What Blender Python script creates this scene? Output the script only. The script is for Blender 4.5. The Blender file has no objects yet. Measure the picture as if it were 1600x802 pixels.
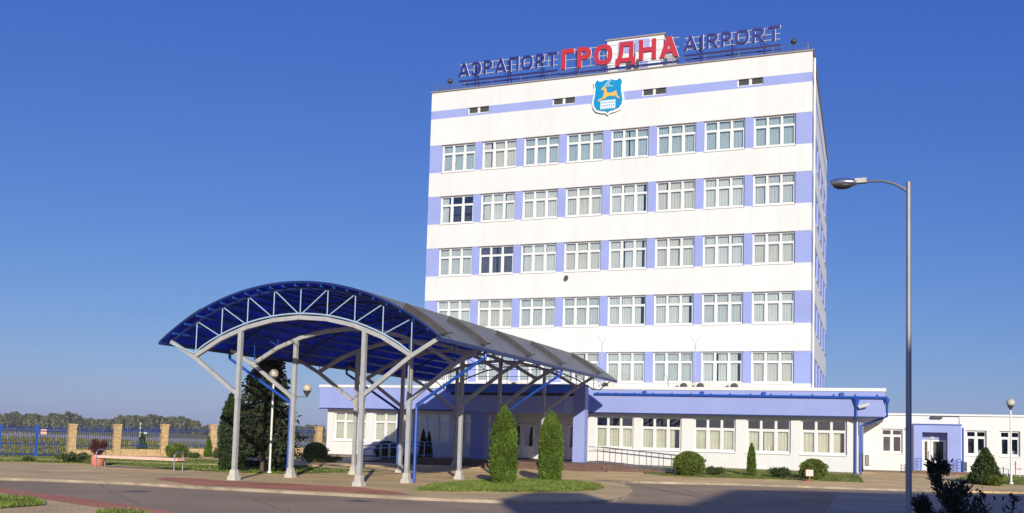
import bpy, bmesh, math, random
from mathutils import Vector, Matrix
random.seed(7)
S = bpy.context.scene
COL = S.collection
rad = math.radians

# ------------------------------------------------------------------ camera
EYE = 1.6
FPX, CXP, CYP = 1480.0, 800.0, 587.2
vR = Vector((0.93695897, 0.34829549, 0.02825132))
vU = Vector((-0.00226889, -0.07478216, 0.99719731))
vF = Vector((-0.34943202, 0.93439707, 0.06927758))
cam = bpy.data.cameras.new('camera')
cam.sensor_width = 36; cam.lens = FPX / 1600 * 36
cam.shift_y = (CYP - 401) / 1600
cam.clip_start = 0.1; cam.clip_end = 12000
camo = bpy.data.objects.new('camera', cam); COL.objects.link(camo)
camo.matrix_world = Matrix(((vR.x, vU.x, -vF.x, 0), (vR.y, vU.y, -vF.y, 0), (vR.z, vU.z, -vF.z, EYE), (0, 0, 0, 1)))
S.camera = camo

# ------------------------------------------------------------------ light
SUN_EL, SUN_AZ = 17.0, -27.0          # shadows run 27 degrees left of +Y
w = bpy.data.worlds.new('World'); S.world = w; w.use_nodes = True
nt = w.node_tree; nt.nodes.clear()
sky = nt.nodes.new('ShaderNodeTexSky'); sky.sky_type = 'NISHITA'; sky.sun_disc = False
sky.sun_elevation = rad(SUN_EL)
sd = Vector((-math.sin(rad(SUN_AZ)), -math.cos(rad(SUN_AZ)), 0))   # towards the sun, horizontally
sky.sun_rotation = math.atan2(sd.x, sd.y)
sky.altitude = 100; sky.air_density = 1.0; sky.dust_density = 0.6; sky.ozone_density = 3.0
bg = nt.nodes.new('ShaderNodeBackground'); bg.inputs[1].default_value = 0.15
wo = nt.nodes.new('ShaderNodeOutputWorld')
# grade the sky: a clearer, bluer autumn air than the stock model gives
sep = nt.nodes.new('ShaderNodeSeparateColor'); com = nt.nodes.new('ShaderNodeCombineColor'); nt.links.new(sky.outputs[0], sep.inputs[0])
for ch, (k0, g, k1) in enumerate([(.135, 1.14, .345), (.135, .96, .375), (.135, .46, .59)]):
    a = nt.nodes.new('ShaderNodeMath'); a.operation = 'MULTIPLY'; a.inputs[1].default_value = k0
    b = nt.nodes.new('ShaderNodeMath'); b.operation = 'POWER'; b.inputs[1].default_value = g
    c = nt.nodes.new('ShaderNodeMath'); c.operation = 'MULTIPLY'; c.inputs[1].default_value = k1 / k0
    nt.links.new(sep.outputs[ch], a.inputs[0]); nt.links.new(a.outputs[0], b.inputs[0]); nt.links.new(b.outputs[0], c.inputs[0]); nt.links.new(c.outputs[0], com.inputs[ch])
nt.links.new(com.outputs[0], bg.inputs[0]); nt.links.new(bg.outputs[0], wo.inputs[0])
sl = bpy.data.lights.new('sun', 'SUN'); sl.energy = 4.7; sl.angle = rad(0.5); sl.color = (1.0, 0.935, 0.78)
so = bpy.data.objects.new('sun', sl); COL.objects.link(so)
tos = Vector((sd.x * math.cos(rad(SUN_EL)), sd.y * math.cos(rad(SUN_EL)), math.sin(rad(SUN_EL))))
so.rotation_euler = tos.to_track_quat('Z', 'Y').to_euler(); so.location = (20, -40, 40)
S.view_settings.view_transform = 'Standard'; S.view_settings.look = 'None'
S.view_settings.gamma = 1; S.view_settings.exposure = 0.10
S.view_settings.use_curve_mapping = False

# ------------------------------------------------------------------ helpers
def gz(Y): return -0.075 + 0.375 * min(1.0, max(0.0, (Y - 44) / 10.0))
def ray(x, y): return vF + vR * ((x - CXP) / FPX) - vU * ((y - CYP) / FPX)
def G(x, y, dz=0.0):
    d = ray(x, y); z = 0.0
    for _ in range(60):
        t = (z + dz - EYE) / d.z; z = .5 * z + .5 * gz(d.y * t)
    return Vector((d.x * t, d.y * t, z + dz))
def PY(x, y, Y): d = ray(x, y); t = Y / d.y; return Vector((d.x * t, Y, d.z * t + EYE))

MATS = {}
def mat(name, col, rough=0.7, metal=0.0, var=0.0, scale=3.0, bump=0.0, bscale=40.0, spec=0.5, island=0.0, fine=0.0, fscale=60.0, trans=0.0, coat=0.0):
    m = bpy.data.materials.new(name); m.use_nodes = True; MATS[name] = m
    t = m.node_tree; N = t.nodes; L = t.links; b = N['Principled BSDF']
    b.inputs['Roughness'].default_value = rough; b.inputs['Metallic'].default_value = metal
    b.inputs['Specular IOR Level'].default_value = spec
    if coat: b.inputs['Coat Weight'].default_value = coat; b.inputs['Coat Roughness'].default_value = .12
    tc = N.new('ShaderNodeTexCoord'); cur = None
    def mul(cur, val, lo, hi):
        mr = N.new('ShaderNodeMapRange'); mr.inputs[3].default_value = lo; mr.inputs[4].default_value = hi
        L.new(val, mr.inputs[0])
        mx = N.new('ShaderNodeMix'); mx.data_type = 'RGBA'; mx.blend_type = 'MULTIPLY'; mx.inputs[0].default_value = 1
        if cur is None: mx.inputs[6].default_value = (*col, 1)
        else: L.new(cur, mx.inputs[6])
        L.new(mr.outputs[0], mx.inputs[7]); return mx.outputs[2]
    if var:
        n = N.new('ShaderNodeTexNoise'); n.inputs['Scale'].default_value = scale; n.inputs['Detail'].default_value = 5
        L.new(tc.outputs['Object'], n.inputs['Vector'])
        r = N.new('ShaderNodeMapRange'); r.inputs[1].default_value = .3; r.inputs[2].default_value = .7; L.new(n.outputs[0], r.inputs[0])
        cur = mul(cur, r.outputs[0], 1 - var, 1 + var)
    if fine:
        n = N.new('ShaderNodeTexNoise'); n.inputs['Scale'].default_value = fscale; n.inputs['Detail'].default_value = 2
        L.new(tc.outputs['Object'], n.inputs['Vector'])
        r = N.new('ShaderNodeMapRange'); r.inputs[1].default_value = .3; r.inputs[2].default_value = .7; L.new(n.outputs[0], r.inputs[0])
        cur = mul(cur, r.outputs[0], 1 - fine, 1 + fine)
    if island:
        g = N.new('ShaderNodeNewGeometry'); cur = mul(cur, g.outputs['Random Per Island'], 1 - island, 1 + island)
    if cur is None: b.inputs['Base Color'].default_value = (*col, 1)
    else: L.new(cur, b.inputs['Base Color'])
    if bump:
        n = N.new('ShaderNodeTexNoise'); n.inputs['Scale'].default_value = bscale; n.inputs['Detail'].default_value = 4
        L.new(tc.outputs['Object'], n.inputs['Vector'])
        bp = N.new('ShaderNodeBump'); bp.inputs['Strength'].default_value = bump; bp.inputs['Distance'].default_value = .02
        L.new(n.outputs[0], bp.inputs['Height']); L.new(bp.outputs[0], b.inputs['Normal'])
    if trans:
        tr = N.new('ShaderNodeBsdfTranslucent'); mx = N.new('ShaderNodeMixShader'); mx.inputs[0].default_value = trans
        if cur is None: tr.inputs[0].default_value = (*col, 1)
        else: L.new(cur, tr.inputs[0])
        L.new(b.outputs[0], mx.inputs[1]); L.new(tr.outputs[0], mx.inputs[2]); L.new(mx.outputs[0], N['Material Output'].inputs[0])
    return m

M = {}
M['white'] = mat('white_render', (.665, .665, .665), var=.03, scale=.35, bump=.15, bscale=25, fine=.02, fscale=9)
def streak(m, lo=.93):
    t = m.node_tree; N = t.nodes; L = t.links; b = N['Principled BSDF']; src = b.inputs['Base Color'].links[0].from_socket
    tc = N.new('ShaderNodeTexCoord'); mp = N.new('ShaderNodeMapping'); mp.inputs['Scale'].default_value = (2.2, 2.2, .12); n = N.new('ShaderNodeTexNoise'); n.inputs['Scale'].default_value = 1; n.inputs['Detail'].default_value = 6
    mr = N.new('ShaderNodeMapRange'); mr.inputs[1].default_value = .32; mr.inputs[2].default_value = .55; mr.inputs[3].default_value = lo; mr.inputs[4].default_value = 1.0
    mx = N.new('ShaderNodeMix'); mx.data_type = 'RGBA'; mx.blend_type = 'MULTIPLY'; mx.inputs[0].default_value = 1
    L.new(tc.outputs['Object'], mp.inputs[0]); L.new(mp.outputs[0], n.inputs['Vector']); L.new(n.outputs[0], mr.inputs[0]); L.new(src, mx.inputs[6]); L.new(mr.outputs[0], mx.inputs[7]); L.new(mx.outputs[2], b.inputs['Base Color'])
streak(M['white'], .955)
M['lav'] = mat('lavender_render', (.27, .32, .62), .8, var=.05, scale=.7, bump=.15, bscale=25)
M['trim_white'] = mat('white_trim', (.69, .69, .68), .5)
M['pvc'] = mat('white_window_frame', (.69, .69, .68), .35)
M['blue'] = mat('blue_paint', (.012, .07, .38), .4, var=.08, scale=2)
M['blue_dk'] = mat('dark_blue_paint', (.006, .02, .12), .45, var=.1, scale=2)
M['fence'] = mat('navy_fence_paint', (.007, .028, .17), .5)
M['blue_lt'] = mat('light_blue_paint', (.36, .52, .66), .4)
M['steel'] = mat('grey_painted_steel', (.36, .365, .37), .5, var=.12, scale=3, metal=.0, fine=.06, fscale=25)
M['galv'] = mat('galvanised_steel', (.34, .34, .37), .38, metal=.7, var=.08, scale=3)
M['metal_dk'] = mat('dark_metal', (.05, .05, .055), .5)
M['chrome'] = mat('polished_metal', (.62, .62, .64), .22, metal=.9)
M['stone'] = mat('cast_stone', (.48, .46, .42), .85, var=.12, scale=4, bump=.3)
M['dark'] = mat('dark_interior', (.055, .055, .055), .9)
M['coping'] = mat('coping_metal', (.30, .25, .22), .5)
M['plinth'] = mat('brown_plinth_tile', (.16, .12, .10), .7, var=.15, scale=5)
M['steptile'] = mat('red_brown_step_tile', (.14, .08, .062), .6, var=.2, scale=4)
M['curtain'] = mat('grey_curtain', (.64, .65, .63), .9, var=.05, scale=1.5)
M['curtain_grey'] = mat('pale_grey_blind', (.54, .56, .56), .9, var=.05, scale=1.5)
M['curtain_warm'] = mat('warm_curtain', (.62, .60, .55), .9, var=.06, scale=1.5)
M['curtain_blue'] = mat('blind_with_sky_tint', (.42, .50, .53), .8, var=.06, scale=1.5)  # blind colour, with the blue sky reflection of the upper panes painted in
M['curtain_cream'] = mat('cream_curtain', (.70, .66, .52), .9, var=.08, scale=2)
M['curtain_dark'] = mat('dark_curtain', (.10, .10, .11), .9, var=.2, scale=3)
M['door'] = mat('pale_grey_door', (.80, .80, .80), .5)
M['red'] = mat('red_letter_face', (.42, .016, .035), .45)
M['letblue'] = mat('blue_letter_face', (.012, .018, .17), .45)
M['halo'] = mat('white_letter_edge', (.80, .74, .74), .5)
M['sheet'] = mat('grey_roof_sheet', (.26, .26, .265), .42, var=.15, scale=1.2, spec=.5, trans=.38)
M['under'] = mat('blue_polycarbonate', (.012, .085, .88), .35, var=.35, scale=1.3, trans=.65)
M['rib'] = mat('bronze_grey_metal', (.06, .055, .052), .45, var=.2, scale=5)
_t = M['sheet'].node_tree; _n = [n for n in _t.nodes if n.type == 'BSDF_TRANSLUCENT'][0]; _m = _n.outputs[0].links[0].to_node
_tp = _t.nodes.new('ShaderNodeBsdfTransparent'); _tp.inputs[0].default_value = (.75, .88, 1.0, 1); _t.links.new(_tp.outputs[0], _m.inputs[2]); _m.inputs[0].default_value = .5
M['seam'] = mat('roof_seam_metal', (.12, .115, .11), .5)
M['pink'] = mat('faded_red_wood', (.80, .46, .40), .6, var=.12, scale=6)
M['planter'] = mat('red_concrete', (.55, .18, .13), .8, var=.12, scale=5)
M['pillar'] = mat('yellow_sandstone', (.46, .32, .17), .9, var=.25, scale=6, bump=.8, bscale=9)
M['cyan'] = mat('cyan_enamel', (.0, .24, .50), .35)
M['gold'] = mat('gold_enamel', (.83, .42, .07), .4)
M['shieldw'] = mat('white_enamel', (.80, .84, .86), .4)
M['ac'] = mat('cream_plastic', (.62, .58, .50), .5)
M['globe'] = mat('frosted_globe', (.50, .46, .39), .35)
M['bark'] = mat('bark', (.09, .065, .045), .9, var=.3, scale=8)
M['kerb'] = mat('concrete_kerb', (.36, .29, .21), .85, var=.35, scale=1.5, fine=.06)
M['signred'] = mat('red_sign', (.62, .10, .08), .5)
M['grass_g'] = mat('lawn', (.17, .175, .045), .95, spec=.1, var=.5, scale=1.3, fine=.3, fscale=14, bump=.6, bscale=30)
M['field'] = mat('field_grass', (.24, .22, .095), .95, spec=.02, var=.3, scale=.03, fine=.25, fscale=.6)
M['blade'] = mat('grass_blade', (.18, .24, .04), .8, island=.45, var=.4, scale=1.1, trans=.3)
def leafmat(n, c, isl=.45, var=.35, sc=1.2): M[n] = mat(n, c, .65, island=isl, var=var, scale=sc, trans=.25, spec=.25)
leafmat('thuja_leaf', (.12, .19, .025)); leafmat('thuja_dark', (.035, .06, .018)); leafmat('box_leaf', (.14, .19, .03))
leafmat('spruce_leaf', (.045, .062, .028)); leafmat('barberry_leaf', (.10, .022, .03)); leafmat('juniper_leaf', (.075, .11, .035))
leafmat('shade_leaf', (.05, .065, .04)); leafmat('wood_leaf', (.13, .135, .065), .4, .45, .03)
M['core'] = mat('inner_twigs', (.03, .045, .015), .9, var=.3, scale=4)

def brickmat(name, c1, c2, mortar, sw, sh, var=.2, bump=.15):
    m = bpy.data.materials.new(name); m.use_nodes = True
    t = m.node_tree; N = t.nodes; L = t.links; b = N['Principled BSDF']; b.inputs['Roughness'].default_value = .88; b.inputs['Specular IOR Level'].default_value = .12
    tc = N.new('ShaderNodeTexCoord'); br = N.new('ShaderNodeTexBrick'); L.new(tc.outputs['Object'], br.inputs['Vector'])
    br.inputs['Color1'].default_value = (*c1, 1); br.inputs['Color2'].default_value = (*c2, 1); br.inputs['Mortar'].default_value = (*mortar, 1)
    br.inputs['Scale'].default_value = 1; br.inputs['Brick Width'].default_value = sw; br.inputs['Row Height'].default_value = sh; br.inputs['Mortar Size'].default_value = .008
    n = N.new('ShaderNodeTexNoise'); n.inputs['Scale'].default_value = .45; n.inputs['Detail'].default_value = 6; L.new(tc.outputs['Object'], n.inputs['Vector'])
    mr = N.new('ShaderNodeMapRange'); mr.inputs[1].default_value = .3; mr.inputs[2].default_value = .7; mr.inputs[3].default_value = 1 - var; mr.inputs[4].default_value = 1 + var
    L.new(n.outputs[0], mr.inputs[0])
    mx = N.new('ShaderNodeMix'); mx.data_type = 'RGBA'; mx.blend_type = 'MULTIPLY'; mx.inputs[0].default_value = 1
    L.new(br.outputs['Color'], mx.inputs[6]); L.new(mr.outputs[0], mx.inputs[7]); L.new(mx.outputs[2], b.inputs['Base Color'])
    bp = N.new('ShaderNodeBump'); bp.inputs['Strength'].default_value = bump; bp.inputs['Distance'].default_value = .01
    L.new(br.outputs['Fac'], bp.inputs['Height']); bp.invert = True; L.new(bp.outputs[0], b.inputs['Normal'])
    return m
M['pave'] = brickmat('beige_paving', (.76, .55, .26), (.68, .49, .235), (.50, .37, .19), .2, .1)
M['redpave'] = brickmat('red_paving', (.64, .26, .15), (.56, .23, .135), (.40, .20, .12), .2, .1)
M['asphalt'] = mat('brown_grey_asphalt', (.40, .30, .19), .9, spec=.1, var=.14, scale=.25, fine=.14, fscale=35, bump=.3, bscale=80)
M['crack'] = mat('crack_filler', (.15, .12, .09), .9, spec=.1)
M['runway'] = mat('runway_concrete', (.50, .43, .34), .9, spec=.05, var=.15, scale=.05)

def glassmat():
    m = bpy.data.materials.new('window_glass'); m.use_nodes = True
    t = m.node_tree; N = t.nodes; L = t.links; N.remove(N['Principled BSDF'])
    tr = N.new('ShaderNodeBsdfTransparent'); tr.inputs[0].default_value = (.92, .94, .94, 1)
    gl = N.new('ShaderNodeBsdfGlossy'); gl.inputs['Roughness'].default_value = .02; gl.inputs[0].default_value = (.95, .97, 1, 1)
    fr = N.new('ShaderNodeFresnel'); fr.inputs[0].default_value = 1.55
    ma = N.new('ShaderNodeMath'); ma.operation = 'MULTIPLY_ADD'; ma.inputs[1].default_value = 1.6; ma.inputs[2].default_value = .03
    mx = N.new('ShaderNodeMixShader'); L.new(fr.outputs[0], ma.inputs[0]); L.new(ma.outputs[0], mx.inputs[0])
    L.new(tr.outputs[0], mx.inputs[1]); L.new(gl.outputs[0], mx.inputs[2]); L.new(mx.outputs[0], N['Material Output'].inputs[0])
    return m
M['glass'] = glassmat()

class MB:
    def __init__(s): s.v = []; s.f = []; s.mi = []; s.k = 0
    def add(s, vs, fs):
        o = len(s.v); s.v += [tuple(v) for v in vs]; s.f += [tuple(i + o for i in f) for f in fs]; s.mi += [s.k] * len(fs); return s
    def box(s, x0, x1, y0, y1, z0, z1):
        return s.add([(x0,y0,z0),(x1,y0,z0),(x1,y1,z0),(x0,y1,z0),(x0,y0,z1),(x1,y0,z1),(x1,y1,z1),(x0,y1,z1)],
                     [(0,3,2,1),(4,5,6,7),(0,1,5,4),(1,2,6,5),(2,3,7,6),(3,0,4,7)])
    def tbox(s, cx, cy, z0, z1, a, b):   # tapered square block
        return s.add([(cx-a,cy-a,z0),(cx+a,cy-a,z0),(cx+a,cy+a,z0),(cx-a,cy+a,z0),(cx-b,cy-b,z1),(cx+b,cy-b,z1),(cx+b,cy+b,z1),(cx-b,cy+b,z1)],
                     [(0,3,2,1),(4,5,6,7),(0,1,5,4),(1,2,6,5),(2,3,7,6),(3,0,4,7)])
    def beam(s, p, q, wy, h):            # rectangular bar from p to q, width wy across, height h
        p, q = Vector(p), Vector(q); d = (q - p).normalized()
        side = Vector((0, 1, 0)) if abs(d.y) < .9 else Vector((1, 0, 0))
        n = d.cross(side).normalized(); sd_ = n.cross(d).normalized()
        vs = [c + sd_ * (a * wy / 2) + n * (b * h / 2) for c in (p, q) for a, b in ((-1,-1),(1,-1),(1,1),(-1,1))]
        return s.add(vs, [(0,1,2,3),(7,6,5,4),(0,4,5,1),(1,5,6,2),(2,6,7,3),(3,7,4,0)])
    def tube(s, pts, r, n=8, r1=None, cap=True):
        pts = [Vector(p) for p in pts]; m = len(pts); o = len(s.v); rings = []
        up = None
        for i, p in enumerate(pts):
            d = (pts[min(i+1, m-1)] - pts[max(i-1, 0)]).normalized()
            if up is None: up = Vector((0,0,1)) if abs(d.z) < .9 else Vector((0,1,0))
            a = d.cross(up).normalized(); b = a.cross(d).normalized(); up = b
            rr = r if r1 is None else r + (r1 - r) * i / (m - 1)
            rings.append([p + a * (rr * math.cos(t * 2 * math.pi / n)) + b * (rr * math.sin(t * 2 * math.pi / n)) for t in range(n)])
        vs = [v for g in rings for v in g]; fs = []
        for i in range(m - 1):
            for j in range(n):
                k = (j + 1) % n; fs.append((i*n+j, i*n+k, (i+1)*n+k, (i+1)*n+j))
        if cap: fs.append(tuple(range(n))); fs.append(tuple((m-1)*n + j for j in range(n-1, -1, -1)))
        return s.add(vs, fs)
    def lathe(s, prof, c=(0,0,0), n=16):
        vs = [(c[0] + r*math.cos(2*math.pi*j/n), c[1] + r*math.sin(2*math.pi*j/n), c[2] + z) for r, z in prof for j in range(n)]; fs = []
        for i in range(len(prof) - 1):
            for j in range(n):
                k = (j+1) % n; fs.append((i*n+j, i*n+k, (i+1)*n+k, (i+1)*n+j))
        fs.append(tuple(range(n-1, -1, -1))); fs.append(tuple((len(prof)-1)*n + j for j in range(n)))
        return s.add(vs, fs)
    def prism(s, poly, y0, y1):          # outline in x,z extruded along y
        n = len(poly)
        vs = [(x, y0, z) for x, z in poly] + [(x, y1, z) for x, z in poly]
        return s.add(vs, [tuple(range(n)), tuple(range(2*n-1, n-1, -1))] + [(i, i+n, (i+1) % n + n, (i+1) % n) for i in range(n)])
    def build(s, name, m, parent=None, smooth=False, fix=True):
        me = bpy.data.meshes.new(name); me.from_pydata(s.v, [], s.f)
        for x in (m if isinstance(m, (list, tuple)) else [m]): me.materials.append(x)
        if any(s.mi): me.polygons.foreach_set('material_index', s.mi)
        if fix:
            b = bmesh.new(); b.from_mesh(me); bmesh.ops.recalc_face_normals(b, faces=b.faces); b.to_mesh(me); b.free()
        if smooth:
            me.polygons.foreach_set('use_smooth', [True] * len(me.polygons))
        o = bpy.data.objects.new(name, me); COL.objects.link(o)
        if parent is not None: setp(o, parent)
        return o
def setp(o, parent):
    bpy_loc = world_loc(parent)
    o.parent = parent; o.matrix_parent_inverse = Matrix.Translation(-bpy_loc)
def world_loc(o):
    l = Vector(o.location)
    if o.parent: l = l + world_loc(o.parent) + o.matrix_parent_inverse.translation
    return l
def tag(o, label=None, cat=None, group=None, kind=None):
    if label: o['label'] = label
    if cat: o['category'] = cat
    if group: o['group'] = group
    if kind: o['kind'] = kind
    return o
def thing(name, loc, label, cat, group=None):
    o = bpy.data.objects.new(name, None); o.empty_display_size = .2; COL.objects.link(o); o.location = loc
    return tag(o, label, cat, group)
def kids(o): return [c for c in bpy.data.objects if c.parent == o]
def dup(root, delta, label=None, cat=None, group=None, parent=None):
    """copy a thing (or part) with its parts and their sub-parts, shifted by delta"""
    def rec(o, par):
        c = o.copy(); COL.objects.link(c); c.parent = par
        if par is None: c.parent = None
        for ch in kids(o): rec(ch, c)
        return c
    c = rec(root, parent); c.location = Vector(root.location) + Vector(delta)
    return tag(c, label, cat, group)

# ------------------------------------------------------------------ ground
def flat(name, pts, off, m, thick=0.0, kind='structure', cuts=(44, 54)):
    b = bmesh.new(); vs = [b.verts.new((p[0], p[1], 0)) for p in pts]; f = b.faces.new(vs); b.normal_update()
    if f.normal.z < 0: f.normal_flip()
    bmesh.ops.triangulate(b, faces=b.faces[:])
    for c in cuts:
        bmesh.ops.bisect_plane(b, geom=b.verts[:] + b.edges[:] + b.faces[:], plane_co=(0, c, 0), plane_no=(0, 1, 0))
    bmesh.ops.recalc_face_normals(b, faces=b.faces)
    for f in b.faces:
        if f.normal.z < 0: f.normal_flip()
    for v in b.verts: v.co.z = gz(v.co.y) + off
    if thick:
        r = bmesh.ops.extrude_face_region(b, geom=b.faces[:])
        top = [g for g in r['geom'] if isinstance(g, bmesh.types.BMVert)]
        for v in b.verts:
            if v not in top: v.co.z -= thick
        bmesh.ops.recalc_face_normals(b, faces=b.faces)
    me = bpy.data.meshes.new(name); b.to_mesh(me); b.free(); me.materials.append(m)
    o = bpy.data.objects.new(name, me); COL.objects.link(o)
    if kind: o['kind'] = kind
    return o
def gp(*px, z=0.0): return [G(x, y, z).xy for x, y in px]
RD = -0.075     # road surface below the pavement
flat('ground', [(-980, -200), (980, -200), (980, 980), (-980, 980)], -0.16, M['field'])
flat('road', [(-60, -30), (60, -30), (60, 66), (-34, 66), (-34, 44), (-60, 33)], RD, M['asphalt'])
flat('runway', [(-900, 105), (-32, 105), (-32, 170), (-900, 170)], -0.10, M['runway'])
# pavement in front of the terminal, under the canopy, round the island
kerb_line = [(-90, 738), (0, 747), (60, 748.5), (100, 750), (200, 754), (300, 760), (360, 763), (420, 766), (520, 771), (600, 775), (640, 777), (700, 779.5), (781, 782.5), (860, 784.5), (915, 784), (955, 781.5), (982, 775), (992, 767), (985, 760), (965, 753.5), (1000, 752.5), (1150, 756), (1350, 763), (1480, 766.5), (1680, 771)]
kl = gp(*kerb_line)
pav = kl + [(24, 46), (24, 64.5), (-34, 66), (-50, 42), (-45, 34)]
flat('pavement', pav, 0.0, M['pave'], .14)
def ribbon(name, pts, w, z0, z1, m):
    mb = MB(); P = [Vector((p[0], p[1], 0)) for p in pts]; n = len(P); nor = []
    for i in range(n):
        d = (P[min(i+1, n-1)] - P[max(i-1, 0)]).normalized(); nor.append(Vector((-d.y, d.x, 0)))
    for i in range(n - 1):
        q = []
        for j in (i, i + 1):
            for s_ in (-1, 1):
                c = P[j] + nor[j] * (w / 2 * s_); q += [(c.x, c.y, gz(c.y) + z0), (c.x, c.y, gz(c.y) + z1)]
        mb.add(q, [(0,1,3,2), (4,6,7,5), (0,4,5,1), (2,3,7,6), (1,5,7,3), (0,2,6,4)])
    o = mb.build(name, m); o['kind'] = 'structure'; return o
ribbon('kerb', kl[:-1], .07, -.14, .012, M['kerb'])
flat('paving_red', gp((241, 748.5), (262, 746), (300, 747.5), (360, 752), (470, 757), (560, 761.5), (622, 769), (640, 773), (600, 772.5), (520, 768.8), (420, 763.8), (360, 760.8), (300, 757.8)), .005, M['redpave'])
flat('paving_near', gp((-200, 746), (0, 763.6), (120, 778), (240, 795.6), (330, 812), (330, 860), (-300, 860), z=RD), RD + .004, M['pave'])
flat('paving_near_red', gp((-200, 746), (0, 763.6), (120, 778), (240, 795.6), (330, 812), (250, 812), (168, 795.6), (0, 770.5), (-200, 750), z=RD), RD + .009, M['redpave'])

flat('road_patch', gp((1312, 768), (1480, 771), (1680, 776), (1900, 900), (1270, 900), (1289, 802), z=RD), RD+.004, mat('lighter_asphalt', (.46, .37, .26), .9, spec=.1, var=.15, scale=.4, fine=.12, fscale=30))
rc = random.Random(9)
for (a, b2) in (((1035, 757), (1108, 776)), ((1108, 776), (1180, 781)), ((380, 775), (455, 800)), ((150, 756), (215, 789)), ((620, 782), (735, 800)), ((1180, 760), (1240, 789))):
    A, B2 = G(*a, RD), G(*b2, RD); P = [A.lerp(B2, k/10) + Vector((rc.gauss(0, .05), rc.gauss(0, .05), 0)) for k in range(11)]
    if rc.random() > -1:
        D_ = (B2-A).normalized(); nn = Vector((-D_.y, D_.x, 0)) * .011
        flat('road_crack', [(p+nn).xy for p in P] + [(p-nn).xy for p in reversed(P)], RD+.003, M['crack'])
for (a, dx_, dy_) in (((962, 754.5), .5, .22), ((1092, 757), .35, .25), ((560, 783), .3, .3), ((215, 768), .3, .3)):
    A = G(*a, RD); onp = a[1] < 756
    flat('drain_cover', [(A.x-dx_, A.y-dy_), (A.x+dx_, A.y-dy_), (A.x+dx_, A.y+dy_), (A.x-dx_, A.y+dy_)], (.006 if onp else RD+.006), M['plinth'])
def inpoly(x, y, P):
    c = False; j = len(P) - 1
    for i in range(len(P)):
        if (P[i][1] > y) != (P[j][1] > y) and x < (P[j][0]-P[i][0])*(y-P[i][1])/(P[j][1]-P[i][1]) + P[i][0]: c = not c
        j = i
    return c
def lawn(name, pts, off, dens=120, h=.06, label=None):
    flat(name, pts, off, M['grass_g'], .05 if off > -.05 else 0)
    xs = [p[0] for p in pts]; ys = [p[1] for p in pts]; mb = MB()
    area = (max(xs)-min(xs)) * (max(ys)-min(ys)); n = int(area * dens)
    for _ in range(n):
        x = random.uniform(min(xs), max(xs)); y = random.uniform(min(ys), max(ys))
        if not inpoly(x, y, pts): continue
        z = gz(y) + off; a = random.uniform(0, math.pi); hh = h * random.uniform(.4, 1.5); wd = .018
        lx, ly = random.gauss(0, .025), random.gauss(0, .025)
        mb.add([(x-wd*math.cos(a), y-wd*math.sin(a), z), (x+wd*math.cos(a), y+wd*math.sin(a), z), (x+lx, y+ly, z+hh)], [(0,1,2)])
    o = mb.build('grass', M['blade'], fix=False); tag(o, label, 'grass', kind='stuff')
isl = [G(*p).xy for p in [(645, 766.5), (668, 760), (700, 756), (740, 752.5), (790, 750), (850, 750.5), (905, 753), (938, 758.5), (944, 763), (925, 767), (880, 769), (820, 769.5), (740, 769), (680, 768.5)]]
lawn('lawn_island', isl, .03, 260, .07, 'green grass on the kerbed island under two clipped thujas')
lawn('lawn_left', gp((-120, 714), (0, 721.5), (130, 725), (200, 728), (275, 734), (355, 739), (450, 741.5), (500, 739.5), (600, 738), (560, 735), (470, 729), (420, 722), (300, 717.5), (100, 712), (-120, 700)), .02, 45, .07, 'lawn strip along the footway beside the long bench')
lawn('lawn_wall', [(-12.2, 51.5), (-0.5, 51.5), (-0.2, 56.15), (-14.8, 56.15)] and gp((1008, 741), (1043, 744), (1120, 747), (1200, 749), (1350, 754.5)) + [(-0.35, 56.15), (-13, 56.15)], .02, 60, .06, 'lawn strip along the foot of the right wing wall')
lawn('lawn_right', gp((1490, 752), (1560, 757.5), (1680, 761), (1700, 744), (1520, 741)), .02, 30, .07, 'lawn beside the right globe lamp')
lawn('lawn_corner', gp((-200, 770), (0, 775), (48, 778), (72, 786), (70, 790), (0, 795.5), (-200, 802), z=RD), RD + .02, 260, .06, 'grass patch in the lower left corner of the near paving')
lawn('lawn_near', gp((150, 799), (205, 797), (240, 806), (260, 830), (150, 830), z=RD), RD + .02, 260, .06, 'small grass patch at the bottom edge of the near paving')
ribbon('footpath_rear', [(-60, 38.5), (-42, 38.7), (-33, 41), (-27, 47), (-20, 49)], 1.6, .0, .031, M['pave'])

# ------------------------------------------------------------------ windows
def window_mesh(wd, h, n=3, tr=.32, depth=.07):
    mb = MB(); f = .095
    mb.box(0, wd, 0, depth, 0, f); mb.box(0, wd, 0, depth, h-f, h)
    mb.box(0, f, 0, depth, f, h-f); mb.box(wd-f, wd, 0, depth, f, h-f)
    zt = h * (1 - tr)
    mb.box(f, wd-f, .004, depth-.004, zt-.055, zt+.055)
    for i in range(1, n):
        x = wd * i / n; mb.box(x-.068, x+.068, -.008, depth-.002, f, h-f)
    for i in range(n):                                  # sash frames
        a = max(f, wd*i/n + .068); b = min(wd-f, wd*(i+1)/n - .068); s = .04
        mb.box(a, a+s, .008, depth-.01, f, zt-.055); mb.box(b-s, b, .008, depth-.01, f, zt-.055)
        mb.box(a+s, b-s, .008, depth-.01, f, f+s); mb.box(a+s, b-s, .008, depth-.01, zt-.055-s, zt-.055)
    mb.box(-.03, wd+.03, -.22, .0, -.06, -.015)         # sill
    return mb
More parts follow.
